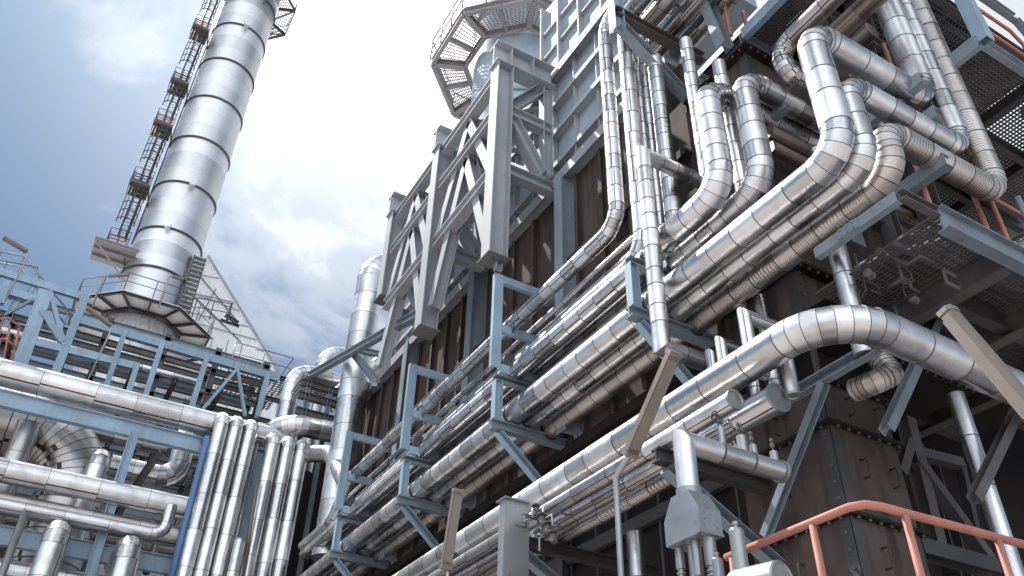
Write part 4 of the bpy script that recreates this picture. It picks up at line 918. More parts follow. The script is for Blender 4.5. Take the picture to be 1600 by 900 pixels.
m = MB(); m.member((rx-.07, ry-.2, rz-1.22), (rx-.07, 6, rz-1.22), 'C', .08, .2, .015); m.member((rx, ry-.24, rz-1.22), (7.6, ry-.24, rz-1.22), 'C', .08, .2, .015); m.build('edge_beam', 'steel_grey_blue', dk)
for x, y in ((rx, ry), (7.4, ry), (rx, 5.8), (7.4, 5.8)):
    m = MB(); m.member((x, y, 0), (x, y, rz-1.33), 'I', .16, .16, .015, up=(1, 0, 0)); m.build('leg', 'steel_grey_blue', dk)
# instrument: silver drum with dial face and tall pot
tv = thing('instrument_drum', 'horizontal silver drum with a round pale end face at the deck edge', 'drum', pt(1195, 900, X=3.95))
c = pt(1222, 908, X=3.95); ax = V((.15, -1, -.05))
m = MB(); m.lathe([(.115, -.34), (.125, -.32), (.125, 0), (.113, .01), (.105, .003), (.0001, .008)], c, ax, 28); m.build('body', 'galvanised', tv)
m = MB(); m.lathe([(.02, 0.009), (.02, .02)], c+V((0, 0, 0)), ax, 10); m.build('boss', 'galvanised', tv)
m = MB(); m.tube([c+V((0, .2, -.15)), c+V((0, .2, -1.2)), V((c.x, c.y+.2, 0))], .03, 8); m.build('stand', 'galvanised', tv)
t = thing('sample_pot', 'upright silver cylinder with a small plug on top beside the red rail', 'pot', pt(1160, 880, X=4.1))
c = pt(1158, 885, X=4.1)
m = MB(); m.lathe([(.052, -.3), (.052, .24), (.044, .255), (.016, .26), (.016, .28), (.023, .282), (.023, .305), (.01, .31)], c, (0, 0, 1), 20); m.build('body', 'galvanised', t)
m = MB(); m.tube([c+V((0, 0, -.35)), V((c.x, c.y, 0))], .02, 8); m.build('stand', 'galvanised', t)
t = thing('sample_pot', 'short silver can with a plug beside the nipples of the hooded box', 'pot', pt(1122, 890, X=4.15))
c = pt(1123, 895, X=4.15)
m = MB(); m.lathe([(.04, -.3), (.04, .09), (.033, .1), (.013, .105), (.013, .12), (.018, .122), (.018, .14)], c, (0, 0, 1), 18); m.build('body', 'galvanised', t)
m = MB(); m.tube([c+V((0, 0, -.3)), V((c.x, c.y, 0))], .02, 8); m.build('stand', 'galvanised', t)

# ================================================================== end of the furnace: tall vertical pipe and neighbours
pipe('insulated_pipe', 'tall fat vertical silver pipe hooking over into the bracing frame at the far furnace end', [(10.2, 23.5, 20.55), (7.25, 23.5, 20.55), (7.25, 23.5, 9.6)], .47, .95, seg=.85, gores=7, n=28)
pipe('insulated_pipe', 'silver pipe hooking over behind the tall fat vertical pipe', [(9.5, 27.5, 17.6), (6.15, 27.5, 17.6), (6.15, 27.5, 9)], .3, .7, seg=.7, gores=6)
pipe('insulated_pipe', 'second shorter hooked pipe behind the tall fat vertical pipe', [(9.5, 28.2, 19.2), (7.35, 28.2, 19.2), (7.35, 28.2, 14)], .3, .7, seg=.7, gores=6)
pipe('insulated_pipe', 'slanting shaded duct between the hooked pipes and the tall vertical pipe', [(7.3, 26.6, 16.0), (9.2, 25.6, 18.2)], .34, mat='jacket_dull', seg=.8)
pipe('insulated_pipe', 'curved bright pipe bending round in front of the platform beams', [(5.6, 28.0, 14.2), (5.6, 25.6, 14.45), (8.6, 25.6, 14.6)], .36, .9, seg=.4, gores=8)
sb = thing('beam_shelf', 'small stack of grey beams and grating behind the tall fat vertical pipe', 'platform', (6.8, 26.5, 15))
for zz in (15.2, 15.8, 16.3):
    m = MB(); m.member((6.1, 26.0, zz), (9.6, 26.0, zz), 'I', .2, .24, .02); m.build('beam', 'steel_grime', sb)
for x in (6.4, 7.2, 8.0, 8.8):
    m = MB(); m.member((x, 26.0, 8), (x, 26.0, 16.4), 'I', .14, .14, .016, up=(1, 0, 0)); m.build('post', 'steel_grey_blue', sb)
m = MB(); grating(m, 6.1, 9.6, 25.8, 27.4, 16.5, .12, .12); m.build('grating', 'steel_grime', sb)
ebk = thing('end_wall', 'dark gabled end of the furnace behind the tall fat pipe', 'wall', (9.5, 25, 0))
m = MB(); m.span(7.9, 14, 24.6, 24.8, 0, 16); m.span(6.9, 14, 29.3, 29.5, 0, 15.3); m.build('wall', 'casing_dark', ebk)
pipe('insulated_pipe', 'sloping short silver pipe joining the curved pipe to the wall rows', [(6.3, 25.4, 13.4), (7.0, 24.0, 13.0), (7.2, 22.6, 11.6)], .28, .5, seg=.5, gores=4, mat='jacket_dull')

# ================================================================== left pipe rack
RY = 26.0
rk = thing('pipe_rack', 'blue steel pipe rack with long beams and slim posts carrying the level pipes', 'pipe rack', (0, RY, 0))
for (a, b, h, zz) in ((-9, 3.6, .5, 13.15), (-9, 3.6, .5, 9.38), (-9, 3.6, .4, 6.2)):
    m = MB(); m.member((a, RY, zz), (b, RY, zz), 'I', .24, h, .03); m.build('beam', 'steel_blue', rk)
pb = pt(205, 690, Y=RY)
for x in (pb.x, -6.5):
    m = MB(); m.member((x, RY-.3, 0), (x, RY-.3, 12.95), 'I', .22, .26, .025, up=(1, 0, 0)); m.build('post', 'steel_blue', rk)
for y in (30.5, 33):
    for zz in (13.15, 9.4):
        m = MB(); m.member((-9, y, zz), (3.6, y, zz), 'I', .24, .4, .03); m.build('beam', 'steel_grey_blue', rk)
    m = MB(); m.member((pb.x, y, 0), (pb.x, y, 13), 'I', .22, .26, .025, up=(1, 0, 0)); m.build('post', 'steel_grey_blue', rk)
m = MB(); m.member((pb.x+.9, RY+.5, 12.9), (pb.x+.05, RY+2.8, 10.2), 'I', .18, .2, .02); m.build('brace', 'steel_grime', rk)
p = pt(328, 675, Y=25.3)
plain_pipe('blue_pipe', 'glossy dark blue vertical pipe at the end of the rack beams', [(p.x, 25.3, 0), (p.x, 25.3, p.z-.2), (p.x, 26.2, p.z)], .12, mat='pipe_blue', n=14)
PG = 'level pipes on the left rack'
for (zz, r, x1, y, lb, mt, cp) in ((13.98, .40, 6.2, RY+.1, 'fat level silver pipe along the top of the rack', 'jacket', ''), (10.98, .33, 3.45, RY-.35, 'level silver pipe halfway up the rack', 'jacket', '1'), (10.15, .3, 3.45, RY-.2, 'shaded level pipe tucked below the halfway one', 'jacket_dull', '1'), (8.55, .34, 3.45, RY+.3, 'level pipe behind the lower rack beam', 'jacket', '1'), (7.9, .3, 3.4, RY-.3, 'lowest level pipe of the rack in view', 'jacket', '1')):
    pipe('insulated_pipe', lb, [(-9, y, zz), (x1, y, zz)], r, seg=1.3, group=PG, mat=mt, caps=cp)
q = pt(140, 818, Y=25.4)
pipe('insulated_pipe', 'slim level pipe with its end turned up in front of the rack', [(-6, 25.4, q.z+.05), (2.95, 25.4, q.z+.05), (2.95, 25.4, q.z+.95)], .17, .34, seg=1.1)
q = pt(30, 865, Y=24.8)
plain_pipe('conduit', 'thin pale tube sloping down before the rack with a level branch', [(pt(40, 800, Y=24.8).x, 24.8, pt(40, 800, Y=24.8).z), (pt(40, 800, Y=24.8).x, 24.8, 0)], .1, n=10)
# vertical pipes with elbow tops in front of rack
VGL = 'bright vertical pipes rising beside the rack'
for (px, lb, r) in ((340, 'first bright vertical pipe next to the glossy blue one', .215), (364, 'second bright vertical pipe from the glossy blue one', .215), (388, 'third bright vertical pipe, bordering the flat blue post', .215), (428, 'fourth bright vertical pipe, just past the flat blue post', .22), (452, 'fifth bright vertical pipe, second to last of the row', .22), (474, 'last bright vertical pipe, nearest the dark end wall', .22)):
    p = pt(px, 690, Y=25.0); zt_ = 13.85 if px < 400 else 13.6
    pipe('insulated_pipe', lb, [(p.x, 26.6, zt_), (p.x, 25.0, zt_), (p.x, 25.0, 0.3)], r, .32, seg=1.15, group=VGL, gores=3)
for i, px in enumerate((353, 377, 401, 441, 464)):
    p = pt(px, 700, Y=25.25)
    plain_pipe('conduit', ('thin tracing tube between the first and second bright vertical pipes', 'thin tracing tube between the second and third bright vertical pipes', 'thin tracing tube right behind the third bright vertical pipe', 'thin tracing tube between the fourth and fifth bright vertical pipes', 'thin tracing tube between the last two bright vertical pipes')[i], [(p.x, 25.25, 13.3), (p.x, 25.25, .3)], .05, n=8)
p = pt(374, 850, Y=24.6); pipe('insulated_pipe', 'short vertical pipe ending low before the flat blue post', [(p.x, 24.6, p.z+.1), (p.x, 24.6, .3)], .16, caps='0', seg=.8)
p = pt(392, 760, Y=25.9)
bp_ = thing('flat_post', 'flat blue grey steel post between the bright vertical pipes', 'post', (p.x, 25.9, 0))
m = MB(); m.member((p.x, 25.9, 0), (p.x, 25.9, 13.3), 'I', .7, .4, .03, up=(0, 1, 0)); m.span(p.x-.33, p.x+.33, 25.68, 25.7, 0, 13.2); m.build('shaft', 'steel_blue', bp_)
m = MB(); m.span(p.x-.5, p.x+.5, 25.6, 26.2, 13.32, 13.4); m.build('cap_plate', 'steel_grey_blue', bp_)
p = pt(395, 800, Y=24.7); plain_pipe('conduit', 'thin brown rod leaning between the bright vertical pipes', [pt(403, 750, Y=24.7), pt(380, 900, Y=24.7)], .05, mat='lamp_casing')
# low verticals with elbow tops
for (px, lb) in ((84, 'fat upright elbow pipe low in front of the rack, beside the thin pale tube'), (205, 'fat upright elbow pipe low in front of the slim rack post')):
    p = pt(px, 850, Y=24.2); zt_ = pt(px+6, 806 if px < 100 else 832, Y=24.2).z
    pipe('insulated_pipe', lb, [(p.x, 26.5, zt_-.3), (p.x, 24.2, zt_-.3), (p.x, 24.2, .3)], .33, .45, seg=.85, group='fat upright elbow pipes', gores=3)
# big U duct
uc = pt(78, 700, Y=28.0)
pipe('curved_duct', 'very fat silver duct curving down in a half ring behind the rack', [(-9, 28.2, 13.45), (.28, 28.2, 13.45), (.28, 28.2, .3)], .98, 1.85, mat='jacket_dull', seg=.45, gores=11, n=28, cat='duct', bead=.012, bw=.02)
p = pt(35, 690, Y=27.0); pipe('insulated_pipe', 'dark vertical pipe crossing before the half ring duct', [(p.x, 27.0, 13.0), (p.x, 27.0, 10)], .34, mat='jacket_dull', seg=.9)
p = pt(150, 735, Y=26.6); pipe('insulated_pipe', 'short bright upright pipe with a domed elbow beside the half ring duct', [(p.x, 27.0, p.z+.5), (p.x, 26.6, p.z+.5), (p.x, 26.6, 9.5)], .3, .38, seg=.8, gores=3)
p = pt(240, 742, Y=27.5); pipe('insulated_pipe', 'level pipe turning up into an elbow behind the slim rack post', [(pt(168, 735, Y=27.5).x, 27.5, p.z), (pt(275, 742, Y=27.5).x, 27.5, p.z), (pt(275, 742, Y=27.5).x, 27.5, p.z+1.6), (pt(275, 742, Y=27.5).x, 29.5, p.z+1.8)], .34, .55, seg=.9, gores=4)
p = pt(200, 742, Y=29.5); pipe('insulated_pipe', 'upper level pipe before the pale corrugated wall', [(-4, 29.5, p.z+1.2), (4.5, 29.5, p.z+1.2)], .26, seg=1.2, mat='jacket_dull')
# pale corrugated shed behind
sh = thing('corrugated_shed', 'pale corrugated cladding wall glimpsed behind the left rack', 'shed', (2.7, 37, 0))
m = MB()
x = .6
prof = []
while x < 5.0:
    prof += [(x, 37.0), (x+.12, 37.0), (x+.16, 37.06), (x+.26, 37.06)]; x += .3
vs = [(a, b, 8) for a, b in prof]+[(a, b, 18.5) for a, b in prof]; n_ = len(prof)
m.add(vs, [(i, i+1, n_+i+1, n_+i) for i in range(n_-1)]); m.build('cladding', 'white_panel', sh)
m = MB(); m.span(.6, 5.0, 37.2, 45, 0, 18.4); m.build('body', 'steel_grime', sh)
bh = thing('process_hall', 'dim brown plant hall wall far behind the left rack', 'building', (-6, 39, 0))
m = MB(); m.span(-22, .5, 38, 44, 0, 17.2); m.span(5.1, 9.2, 38, 44, 0, 15.0); m.build('wall', 'casing_brown', bh)
for i in range(9): m = MB(); m.span(-16+i*1.8, -15.8+i*1.8, 37.9, 37.998, 0, 17); m.build('rib', 'steel_grime', bh)
# a clutter of dim pipes behind the rack
for i in range(16):
    y = random.uniform(29, 35); zz = random.choice([8.4, 9.0, 9.7, 10.4, 11.0, 11.6, 7.6, 12.2]); x0 = random.uniform(-9, -2); x1 = random.uniform(0, 4.5)
    pipe('insulated_pipe', 'dim pipe in the clutter behind the left rack', [(x0, y, zz), (x1, y, zz), (x1, y, zz+random.uniform(-2, 2)), (x1, y+2, zz)], random.uniform(.1, .28), .4, mat=random.choice(['jacket_dull', 'jacket_dark', 'jacket']), seg=1.0, group='dim pipes behind the left rack', n=12)
for i in range(7):
    x = -3.2+i*1.05; y = random.uniform(29, 34)
    pipe('insulated_pipe', 'dim upright pipe in the clutter behind the left rack', [(x, y, 0.3), (x, y, random.uniform(9.5, 13))], random.uniform(.1, .25), mat=random.choice(['jacket_dull', 'jacket_dark']), seg=1.0, group='dim uprights behind the left rack', n=12)

# ================================================================== truss frame above the rack
TY = 32.0; TK = 0
tf = thing('truss_frame', 'open blue steel truss frame stepping up above the left rack', 'steel frame', (0, TY, 13.5))
def ts(a, b, Y=TY, w=.2, h=.24, name='post', mat='steel_blue', kind='I'):
    global TK
    TK += 1; Y = Y-.007*TK
    m = MB(); m.member(pt(*a, Y=Y), pt(*b, Y=Y), kind, w, h, .02, up=(0, 1, 0)); m.build(name, mat, tf)
ts((-90, 398), (135, 466), name='chord', h=.2, w=.3); ts((-90, 425), (66, 472), name='chord', w=.3)
ts((122, 500), (436, 592), name='chord', w=.34); ts((48, 534), (216, 574), name='chord', w=.3)
ts((72, 455), (20, 600), w=.5, name='post'); ts((134, 462), (86, 585), w=.3); ts((12, 440), (0, 475), w=.24)
for a, b in (((196, 516), (165, 606)), ((254, 535), (226, 622)), ((324, 556), (298, 640)), ((214, 570), (200, 614)), ((418, 584), (402, 652))): ts(a, b)
ts((370, 577), (316, 640), w=.12, h=.14, name='brace'); ts((371, 577), (383, 650), w=.12, h=.14, name='brace'); ts((78, 455), (100, 540), w=.16, h=.16, name='brace'); ts((65, 485), (98, 535), w=.24, h=.2, name='brace'); ts((8, 492), (52, 468), w=.1, h=.12, name='brace', mat='steel_grey_blue')
for i, x in enumerate((-3.4, -1.5, 1.0, 2.6, 4.4, 6.2)):
    for zz in (18.3, 16.6, 15.1):
        m = MB(); m.member((x, TY+.1, zz), (x, TY+8, zz), 'I', .18, .24, .02); m.build('joist', 'steel_grime', tf)
for y in (34.5, 37, 40):
    for zz in (21.3, 20.4, 19.4, 18.6, 17.4, 16.0, 14.9):
        m = MB(); m.member((-8, y, zz), (6.6, y, zz), 'I', .2, .26, .02); m.build('beam', random.choice(['steel_grime', 'steel_grey_blue']), tf)
    for x in (-4, -.4, 2.0, 4.2, 6.4):
        m = MB(); m.member((x, y, 13), (x, y, 21.6), 'I', .24, .26, .02, up=(1, 0, 0)); m.build('post', random.choice(['steel_grime', 'steel_blue', 'steel_dark']), tf)
m = MB(); m.member((2.2, 33.5, 13.4), (3.4, 33.5, 18.2), 'I', .3, .34, .03, up=(0, 1, 0)); m.build('brace', 'steel_dark', tf)
m = MB(); m.member((4.2, 33.5, 14.0), (5.0, 33.5, 17.6), 'I', .24, .26, .03, up=(0, 1, 0)); m.build('brace', 'steel_dark', tf)
m = MB(); grating(m, -3.2, 6.6, TY+.3, 39, 14.7, .3, .3, .05); m.build('grating', 'steel_grime', tf)
handrail(tf, [pt(-60, 442, Y=TY), pt(40, 462, Y=TY)], 1.35, 1.1, .03, 'galvanised')
for i in range(9):
    y = random.uniform(33, 39); zz = random.uniform(15.6, 21.5); x0 = random.uniform(-6, 0); x1 = random.uniform(2, 6)
    pipe('insulated_pipe', 'dim level pipe inside the blue truss frame', [(x0, y, zz), (x1, y, zz)], random.uniform(.08, .24), mat=random.choice(['jacket_dull', 'jacket', 'jacket_dark']), seg=1.2, group='dim level pipes inside the truss frame', n=12)
sv = thing('side_vessel', 'large shaded horizontal vessel lying inside the blue truss frame', 'vessel', (2, 36, 18.2))
m = MB(); m.lathe([(.2, -3.2), (1.0, -2.9), (1.25, -2.4), (1.25, 2.4), (1.0, 2.9), (.2, 3.2)], (3.0, 36.5, 18.3), (1, 0, 0), 32); m.build('shell', 'steel_grime', sv)
for x in (-1.4, 0, 1.5): m = MB(); m.lathe([(1.26, 0), (1.3, .01), (1.3, .1), (1.26, .11)], (3.0+x, 36.5, 18.3), (1, 0, 0), 32, smooth=False); m.build('band', 'steel_dark', sv)
# walkway ladder and red rails on the left
rr = thing('ladder_cage', 'small red hooped ladder top behind the truss posts', 'ladder', pt(15, 540, Y=31))
for i in range(4):
    a, b = pt(-12+i*14, 500+i*4, Y=31), pt(-22+i*13, 565+i*3, Y=31); m = MB(); m.tube([a, b], .04, 6); m.build('bar', 'rail_red', rr)
for t_ in (0, .5, 1):
    a, b = pt(-12-10*t_, 500+65*t_, Y=31), pt(33-12*t_, 512+65*t_, Y=31); m = MB(); m.tube([a, (a+b)/2+V((0, -.3, .1)), b], .04, 6); m.build('hoop', 'rail_red', rr)
hr = thing('walkway_rail', 'thin handrail of the walkway slanting down behind the blue truss', 'handrail', pt(20, 420, Y=34))
for dz in (0, .55):
    m = MB(); m.tube([pt(0, 393, Y=34)+V((0, 0, -dz)), pt(38, 400, Y=34)+V((0, 0, -dz)), pt(110, 490, Y=34)+V((0, 0, -dz))], .04, 7); m.build('rail', 'galvanised', hr)
for (px, py) in ((2, 394), (38, 400), (62, 430), (85, 458), (108, 487)):
    p = pt(px, py, Y=34); m = MB(); m.tube([p, p-V((0, 0, 1.3))], .035, 6); m.build('post', 'galvanised', hr)
la, lb_ = pt(8, 372, Y=30), pt(40, 391, Y=30)
lamp('small strip lamp on a bent pole over the left walkway', la, lb_, .2, .14, [lb_, lb_+V((.15, 0, -.1)), lb_+V((.1, 0, -2.2))])
la, lb_ = pt(138, 482, Y=30), pt(172, 507, Y=30)
lamp('strip lamp bent over the truss in front of the stack base', la, lb_, .2, .12, [lb_, lb_+V((.1, 0, -.2)), lb_+V((-.05, 0, -2.4))])
eb = thing('grated_ledge', 'small grated ledge with thin rails at the far end of the truss', 'platform', pt(420, 610, Y=33))
p = pt(405, 600, Y=33)
for k in range(4):
    m = MB(); m.member((p.x-1.5, 32+k*.9, p.z-.6*k), (p.x+1.0, 32+k*.9, p.z-.6*k), 'C', .12, .2, .02); m.build('beam', 'steel_grime', eb)
m = MB(); grating(m, p.x-1.5, p.x+1, 32, 35, p.z-.1, .2, .2, .04); m.build('grating', 'steel_grime', eb)
handrail(eb, [(p.x-1.5, 32, p.z), (p.x+1, 32, p.z), (p.x+1, 35, p.z)], 1.1, 1.2, .03)

# ================================================================== tall chimney stack on the left
SX, SY, SR = 1.17, 50.0, 2.13
st = thing('chimney_stack', 'tall silver chimney stack with dark ring flanges', 'chimney', (SX, SY, 0))
RZ = [z0-.35 for z0 in (34.09, 37.3, 41.4, 45.8, 50.13, 54.5, 58.9, 63.3, 67.7)]
def lathe_uv(prof, c, n, name, mat, parent, vs):
    pmx = PipeMesh(n); ex, ey = V((1, 0, 0)), V((0, 1, 0))
    for (r, zz), v in zip(prof, vs): pmx.row(ring(V((c[0], c[1], zz)), ex, ey, r, n=n), v, 0)
    return pmx.build(name, [mat, 'seam'], parent)
zs = [22]+RZ+[72]
for i in range(len(zs)-1):
    k = 3; prof = []; vs = []
    for j in range(k+1):
        zz = zs[i]+(zs[i+1]-zs[i])*j/k
        if 0 < j < k: prof += [(SR, zz-.012), (SR+.008, zz-.01), (SR+.008, zz+.01), (SR, zz+.012)]; vs += [i*3+j-.01]*2+[i*3+j+.01]*2
        else: prof.append((SR, zz)); vs.append(i*3+j+(.02 if j == 0 else -.02))
    lathe_uv(prof, (SX, SY), 48, 'shell', 'stack_steel', st, vs)
for zz in RZ:
    m = MB(); m.lathe([(SR-.01, -.07), (SR+.09, -.07), (SR+.09, .05), (SR-.01, .05)], (SX, SY, zz), (0, 0, 1), 48, smooth=False); m.build('ring_flange', 'steel_dark', st)
m = MB(); m.lathe([(2.75, 22), (2.75, 27.6), (2.6, 28.8), (SR+.02, 30.1)], (SX, SY, 0), (0, 0, 1), 40); m.build('base_cone', 'stack_plain', st)
for (px, py, zz, lb) in ((298, 293, 0, ''), (383, 45, 0, ''), (262, 358, 0, '')):
    c = pt(px, py, Y=SY-SR+.2); d = (V((c.x, c.y, 0))-V((SX, SY, 0))).normalized()
    m = MB(); b_ = V((SX, SY, c.z))+d*(SR-.05); m.lathe([(.2, 0), (.2, .45), (.28, .46), (.28, .56), (.2, .57)], b_, d, 14, smooth=False); m.build('nozzle', 'stack_steel', st)
# ladder with cages and rest platforms
ld = thing('caged_ladder', 'long dark caged ladder with small red rest platforms up the chimney side', 'ladder', (SX-SR-.6, SY-.6, 33))
lx, ly = SX-SR-.75, SY-.9
for dx in (-.22, .22):
    m = MB(); m.tube([(lx+dx, ly, 36), (lx+dx, ly, 72)], .06, 6); m.build('stile', 'steel_dark', ld)
    m = MB(); m.tube([(lx+dx+.5, ly+.5, 36), (lx+dx+.5, ly+.5, 72)], .05, 6); m.build('cable_run', 'steel_dark', ld)
m = MB()
for i in range(120): m.tube([(lx-.22, ly, 36+i*.3), (lx+.22, ly, 36+i*.3)], .018, 5)
m.build('rungs', 'steel_dark', ld)
plz = [pt(*q, X=lx-.4).z if False else pt(*q, Y=ly).z for q in ((190, 398), (224, 300), (259, 207), (287, 142), (317, 57), (345, -30))]
for k, zz in enumerate(plz):
    sgn = -1 if k % 2 == 0 else -1
    red = False
    m = MB(); m.span(lx-.75, lx+.55, ly-.9, ly+.7, zz, zz+.06)
    for y in (-.9, -.4, .1, .62): m.span(lx-.75, lx+.55, ly+y, ly+y+.08, zz-.12, zz-.002)
    m.build('rest_platform', 'steel_grime', ld)
    m = MB()
    for q in (.15, .4, .65): m.span(lx-.62, lx+.42, ly-.84, ly-.8, zz+q, zz+q+.09)
    for q in (-.62, -.1, .36): m.span(lx+q, lx+q+.06, ly-.835, ly-.805, zz+.1, zz+.85)
    m.build('safety_gate', 'rail_red' if k % 2 == 0 else 'steel_grime', ld)
    pts = [V((lx+.5, ly-.85, zz+.1)), V((lx-.7, ly-.85, zz+.1)), V((lx-.7, ly+.7, zz+.1))]
    for h in (.6, 1.15): m = MB(); m.tube([p+V((0, 0, h)) for p in pts], .03, 6); m.build('rail', 'steel_dark', ld)
    for p in (pts[0], pts[1], pts[2], (pts[0]+pts[1])/2, (pts[1]+pts[2])/2): m = MB(); m.tube([p, p+V((0, 0, 1.15))], .028, 6); m.build('post', 'steel_dark', ld)
    m = MB(); m.tube([(lx+.5, ly-.6, zz-.02), (lx+.9, ly+.6, zz-1.0)], .05, 6); m.build('knee', 'steel_dark', ld)
    zt_ = plz[k+1] if k+1 < len(plz) else 72
    z0 = zz+2.2
    off = -.55
    hoops = MB()
    cx_, cy_ = lx-.08, ly-.42
    while z0 < zt_-.2:
        hoops.tube([(cx_+.56*math.cos(a), cy_+.56*math.sin(a), z0) for a in [PI*.1-j*PI*1.2/9 for j in range(10)]], .036, 5); z0 += .7
    for a in (-.1, -.3, -.5, -.7, -.9): hoops.tube([(cx_+.56*math.cos(a*PI), cy_+.56*math.sin(a*PI), zz+2.0), (cx_+.56*math.cos(a*PI), cy_+.56*math.sin(a*PI), zt_-.2)], .03, 5)
    hoops.build('cage', 'steel_dark', ld)
# big rest platform brackets
for zz in (plz[0],):
    m = MB(); m.span(lx-1.3, lx+1.2, ly-1.4, ly+1.2, zz-.25, zz-.16); 
    for y in (-1.4, -.5, .4): m.member((lx-1.3, ly+y, zz-.35), (lx+1.3, ly+y, zz-.35), 'C', .1, .2, .02)
    m.member((lx-1.2, ly-1.3, zz-.4), (lx+1.1, ly-.9, zz-2.4), 'L', .12, .12, .02); m.build('lowest_platform', 'gallery_steel', ld)
tp = thing('chimney_gallery', 'grated gallery with handrail round the top of the silver chimney', 'platform', (SX, SY, 64))
gz = 63.9
o8 = [V((SX+3.75*math.cos(PI/8+k*PI/4), SY+3.75*math.sin(PI/8+k*PI/4), gz)) for k in range(8)]
i8 = [V((SX+2.3*math.cos(PI/8+k*PI/4), SY+2.3*math.sin(PI/8+k*PI/4), gz)) for k in range(8)]
for k in (5, 6, 7, 0, 1):
    j = (k+1) % 8
    m = MB(); m.member(o8[k], o8[j], 'C', .1, .3, .02); m.build('edge_beam', 'steel_grime', tp)
    m = MB(); m.member(i8[k], o8[k], 'C', .1, .3, .02); m.build('joist', 'steel_grime', tp)
    m = MB(); u_ = V((0, 0, .18))
    for q in range(1, 8): m.member(i8[k].lerp(o8[k], q/8)+u_, i8[j].lerp(o8[j], q/8)+u_, 'box', .05, .04)
    for q in range(0, 9): m.member(i8[k].lerp(i8[j], q/8)+u_*1.2, o8[k].lerp(o8[j], q/8)+u_*1.2, 'box', .03, .04)
    m.build('grating', 'steel_grime', tp)
    m = MB(); m.member(o8[k], V((SX, SY, gz-1.6))+(o8[k]-V((SX, SY, gz)))*.56, 'L', .1, .1, .02); m.build('brace', 'steel_grime', tp)
handrail(tp, [o8[k]+V((0, 0, .2)) for k in (5, 6, 7, 0, 1, 2)], 1.2, 1.3, .035, 'steel_grime')
# base gallery
bg_ = thing('base_gallery', 'dark edged gallery with thin handrail round the foot of the chimney', 'platform', (SX, SY, 30.2))
gz = 30.2
o8 = [V((SX+4.3*math.cos(PI/8+k*PI/4), SY+4.1*math.sin(PI/8+k*PI/4), gz)) for k in range(8)]
i8 = [V((SX+2.5*math.cos(PI/8+k*PI/4), SY+2.5*math.sin(PI/8+k*PI/4), gz)) for k in range(8)]
for k in range(8):
    j = (k+1) % 8
    m = MB(); m.member(o8[k], o8[j], 'C', .1, .17, .02); m.build('edge_beam', 'steel_dark', bg_)
    m = MB(); m.member(i8[k], i8[j], 'C', .1, .2, .02); m.build('edge_beam', 'steel_dark', bg_)
    m = MB(); m.member(i8[k], o8[k], 'C', .1, .18, .02); m.build('joist', 'steel_dark', bg_)
    m = MB(); m.member(i8[k].lerp(i8[j], .5), o8[k].lerp(o8[j], .5), 'C', .1, .2, .02); m.build('joist', 'steel_dark', bg_)
    m = MB(); u_ = V((0, 0, .16)); poly_prism(m, [i8[k]+u_, o8[k]+u_, o8[j]+u_, i8[j]+u_], (0, 0, .03)); m.build('floor_plate', 'white_panel', bg_)
handrail(bg_, [p+V((0, 0, .2)) for p in o8]+[o8[0]+V((0, 0, .2))], 1.25, 1.5, .03, 'steel_grime')
m = MB(); m.lathe([(2.6, .3), (2.75, .3), (2.75, .75), (2.6, .75)], (SX, SY, gz), (0, 0, 1), 40, smooth=False); m.build('kick_ring', 'galvanised', bg_)
for (q0, q1) in (((145, 478), (160, 434)), ((248, 480), (264, 432))):
    a, b = pt(*q0, Y=46.2), pt(*q1, Y=46.2)
    e = pt(q1[0]+(32 if q1[0] < 200 else 18), q1[1]-(4 if q1[0] < 200 else -4), Y=46.2)
    m = MB(); m.tube([a, b, b.lerp(e, .25)+V((0, 0, .1)), e], .06, 7); m.build('lamp_pole', 'galvanised', bg_)
    m = MB(); m.member(b.lerp(e, .3)+V((0, 0, .08)), e+(e-b)*.25, 'box', .2, .14); m.build('lamp_head', 'lamp_white', bg_)
# stair on the side of the stack
sr_ = thing('side_stair', 'steep narrow stair with pale treads on the sunny side of the chimney foot', 'stair', (SX+2.7, 48.6, 31))
t0, t1 = pt(285, 490, Y=48.4), pt(313, 402, Y=48.4)
for dx in (-.38, .38):
    m = MB(); m.member(t0+V((dx, 0, 0)), t1+V((dx, 0, 0)), 'box', .06, .3, up=(0, 1, 0)); m.build('stringer', 'steel_grime', sr_)
for i in range(13):
    c = t0.lerp(t1, (i+.5)/13); m = MB(); m.box(c, (.68, .5, .07)); m.build('tread', 'galvanised', sr_)
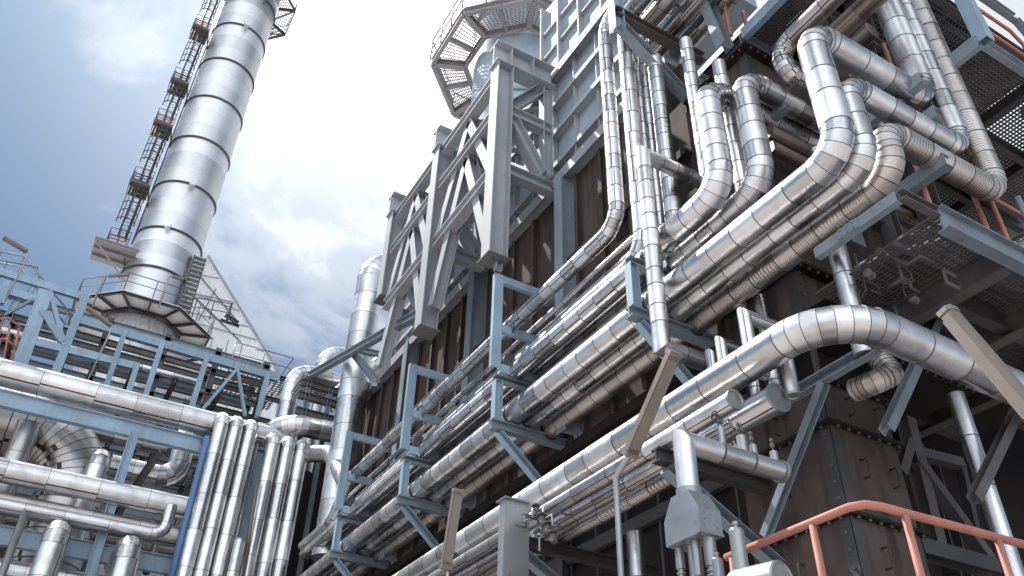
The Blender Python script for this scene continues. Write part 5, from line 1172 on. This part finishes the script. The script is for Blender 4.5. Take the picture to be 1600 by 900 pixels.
# sloping white duct behind
wd = thing('sloping_duct', 'large white panelled duct sloping down from the chimney to the right', 'duct', (6, 55, 20))
A0, A1, A2, A3 = pt(300, 392, Y=54), pt(322, 402, Y=54), pt(438, 592, Y=54), pt(436, 640, Y=54)
A4 = V((A0.x, 54, A3.z-3)); A3 = V((A3.x, 54, A3.z-3))
m = MB(); poly_prism(m, [A0, A1, A2, A3, A4], (0, 5, 0)); m.build('shell', 'white_panel', wd)
e = V((0, -.04, 0))
for t_ in (.18, .38, .58, .78):
    p = A1.lerp(A2, t_); m = MB(); m.member(p+e, V((p.x-6.5*t_-.8, 54, p.z-.3))+e, 'box', .05, .06, up=(0, 1, 0)); m.build('seam_rib', 'galvanised', wd)
for t_ in (.0, .3, .55):
    a = A0.lerp(A4, .25+t_*.6); b = A1.lerp(A2, .45+t_*.8 if t_ < .5 else .95); m = MB(); m.member(a+e*2, b+e*2, 'box', .05, .06, up=(0, 1, 0)); m.build('seam_rib', 'galvanised', wd)
for (q0, q1) in (((.1, .9), (.5, .1)), ((.35, .95), (.72, .2)), ((.6, .95), (.9, .35)), ((.25, .2), (.62, .75))):
    def wp(t_, s_):
        p = A1.lerp(A2, t_); return V((A0.x+(p.x-A0.x)*(1-s_*.9), 53.93, p.z-.4))
    m = MB(); m.member(wp(*q0), wp(*q1), 'box', .05, .05, up=(0, 1, 0)); m.build('seam_rib', 'steel_grime', wd)
m = MB(); m.member(A1+V((.1, -.1, .1)), A2+V((.1, -.1, .1)), 'box', .12, .2, up=(0, 1, 0)); m.build('edge_trim', 'galvanised', wd)
dg_ = thing('duct_gallery', 'small landing with handrail across the sloping white duct', 'platform', pt(370, 500, Y=52))
m = MB(); m.member(pt(352, 492, Y=52), pt(372, 505, Y=52), 'C', .1, .3, .02); m.member(pt(345, 500, Y=52), pt(374, 510, Y=52), 'C', .1, .2, .02); m.build('beam', 'steel_dark', dg_)
handrail(dg_, [pt(300, 495, Y=52), pt(353, 504, Y=52), pt(356, 500, Y=54)], 1.6, 1.0, .04, 'steel_grime')
wh = thing('white_enclosure', 'white boxy enclosure panels at the foot of the sloping duct', 'enclosure', pt(400, 560, Y=50))
a = pt(335, 525, Y=50); b = pt(392, 580, Y=50)
m = MB(); m.span(a.x, b.x, 50, 53, b.z-3, a.z); m.build('shell', 'white_panel', wh)
for t_ in (.33, .66): m = MB(); x = a.x+(b.x-a.x)*t_; m.span(x-.03, x+.03, 49.96, 49.998, b.z-3, a.z); m.build('seam_rib', 'galvanised', wh)
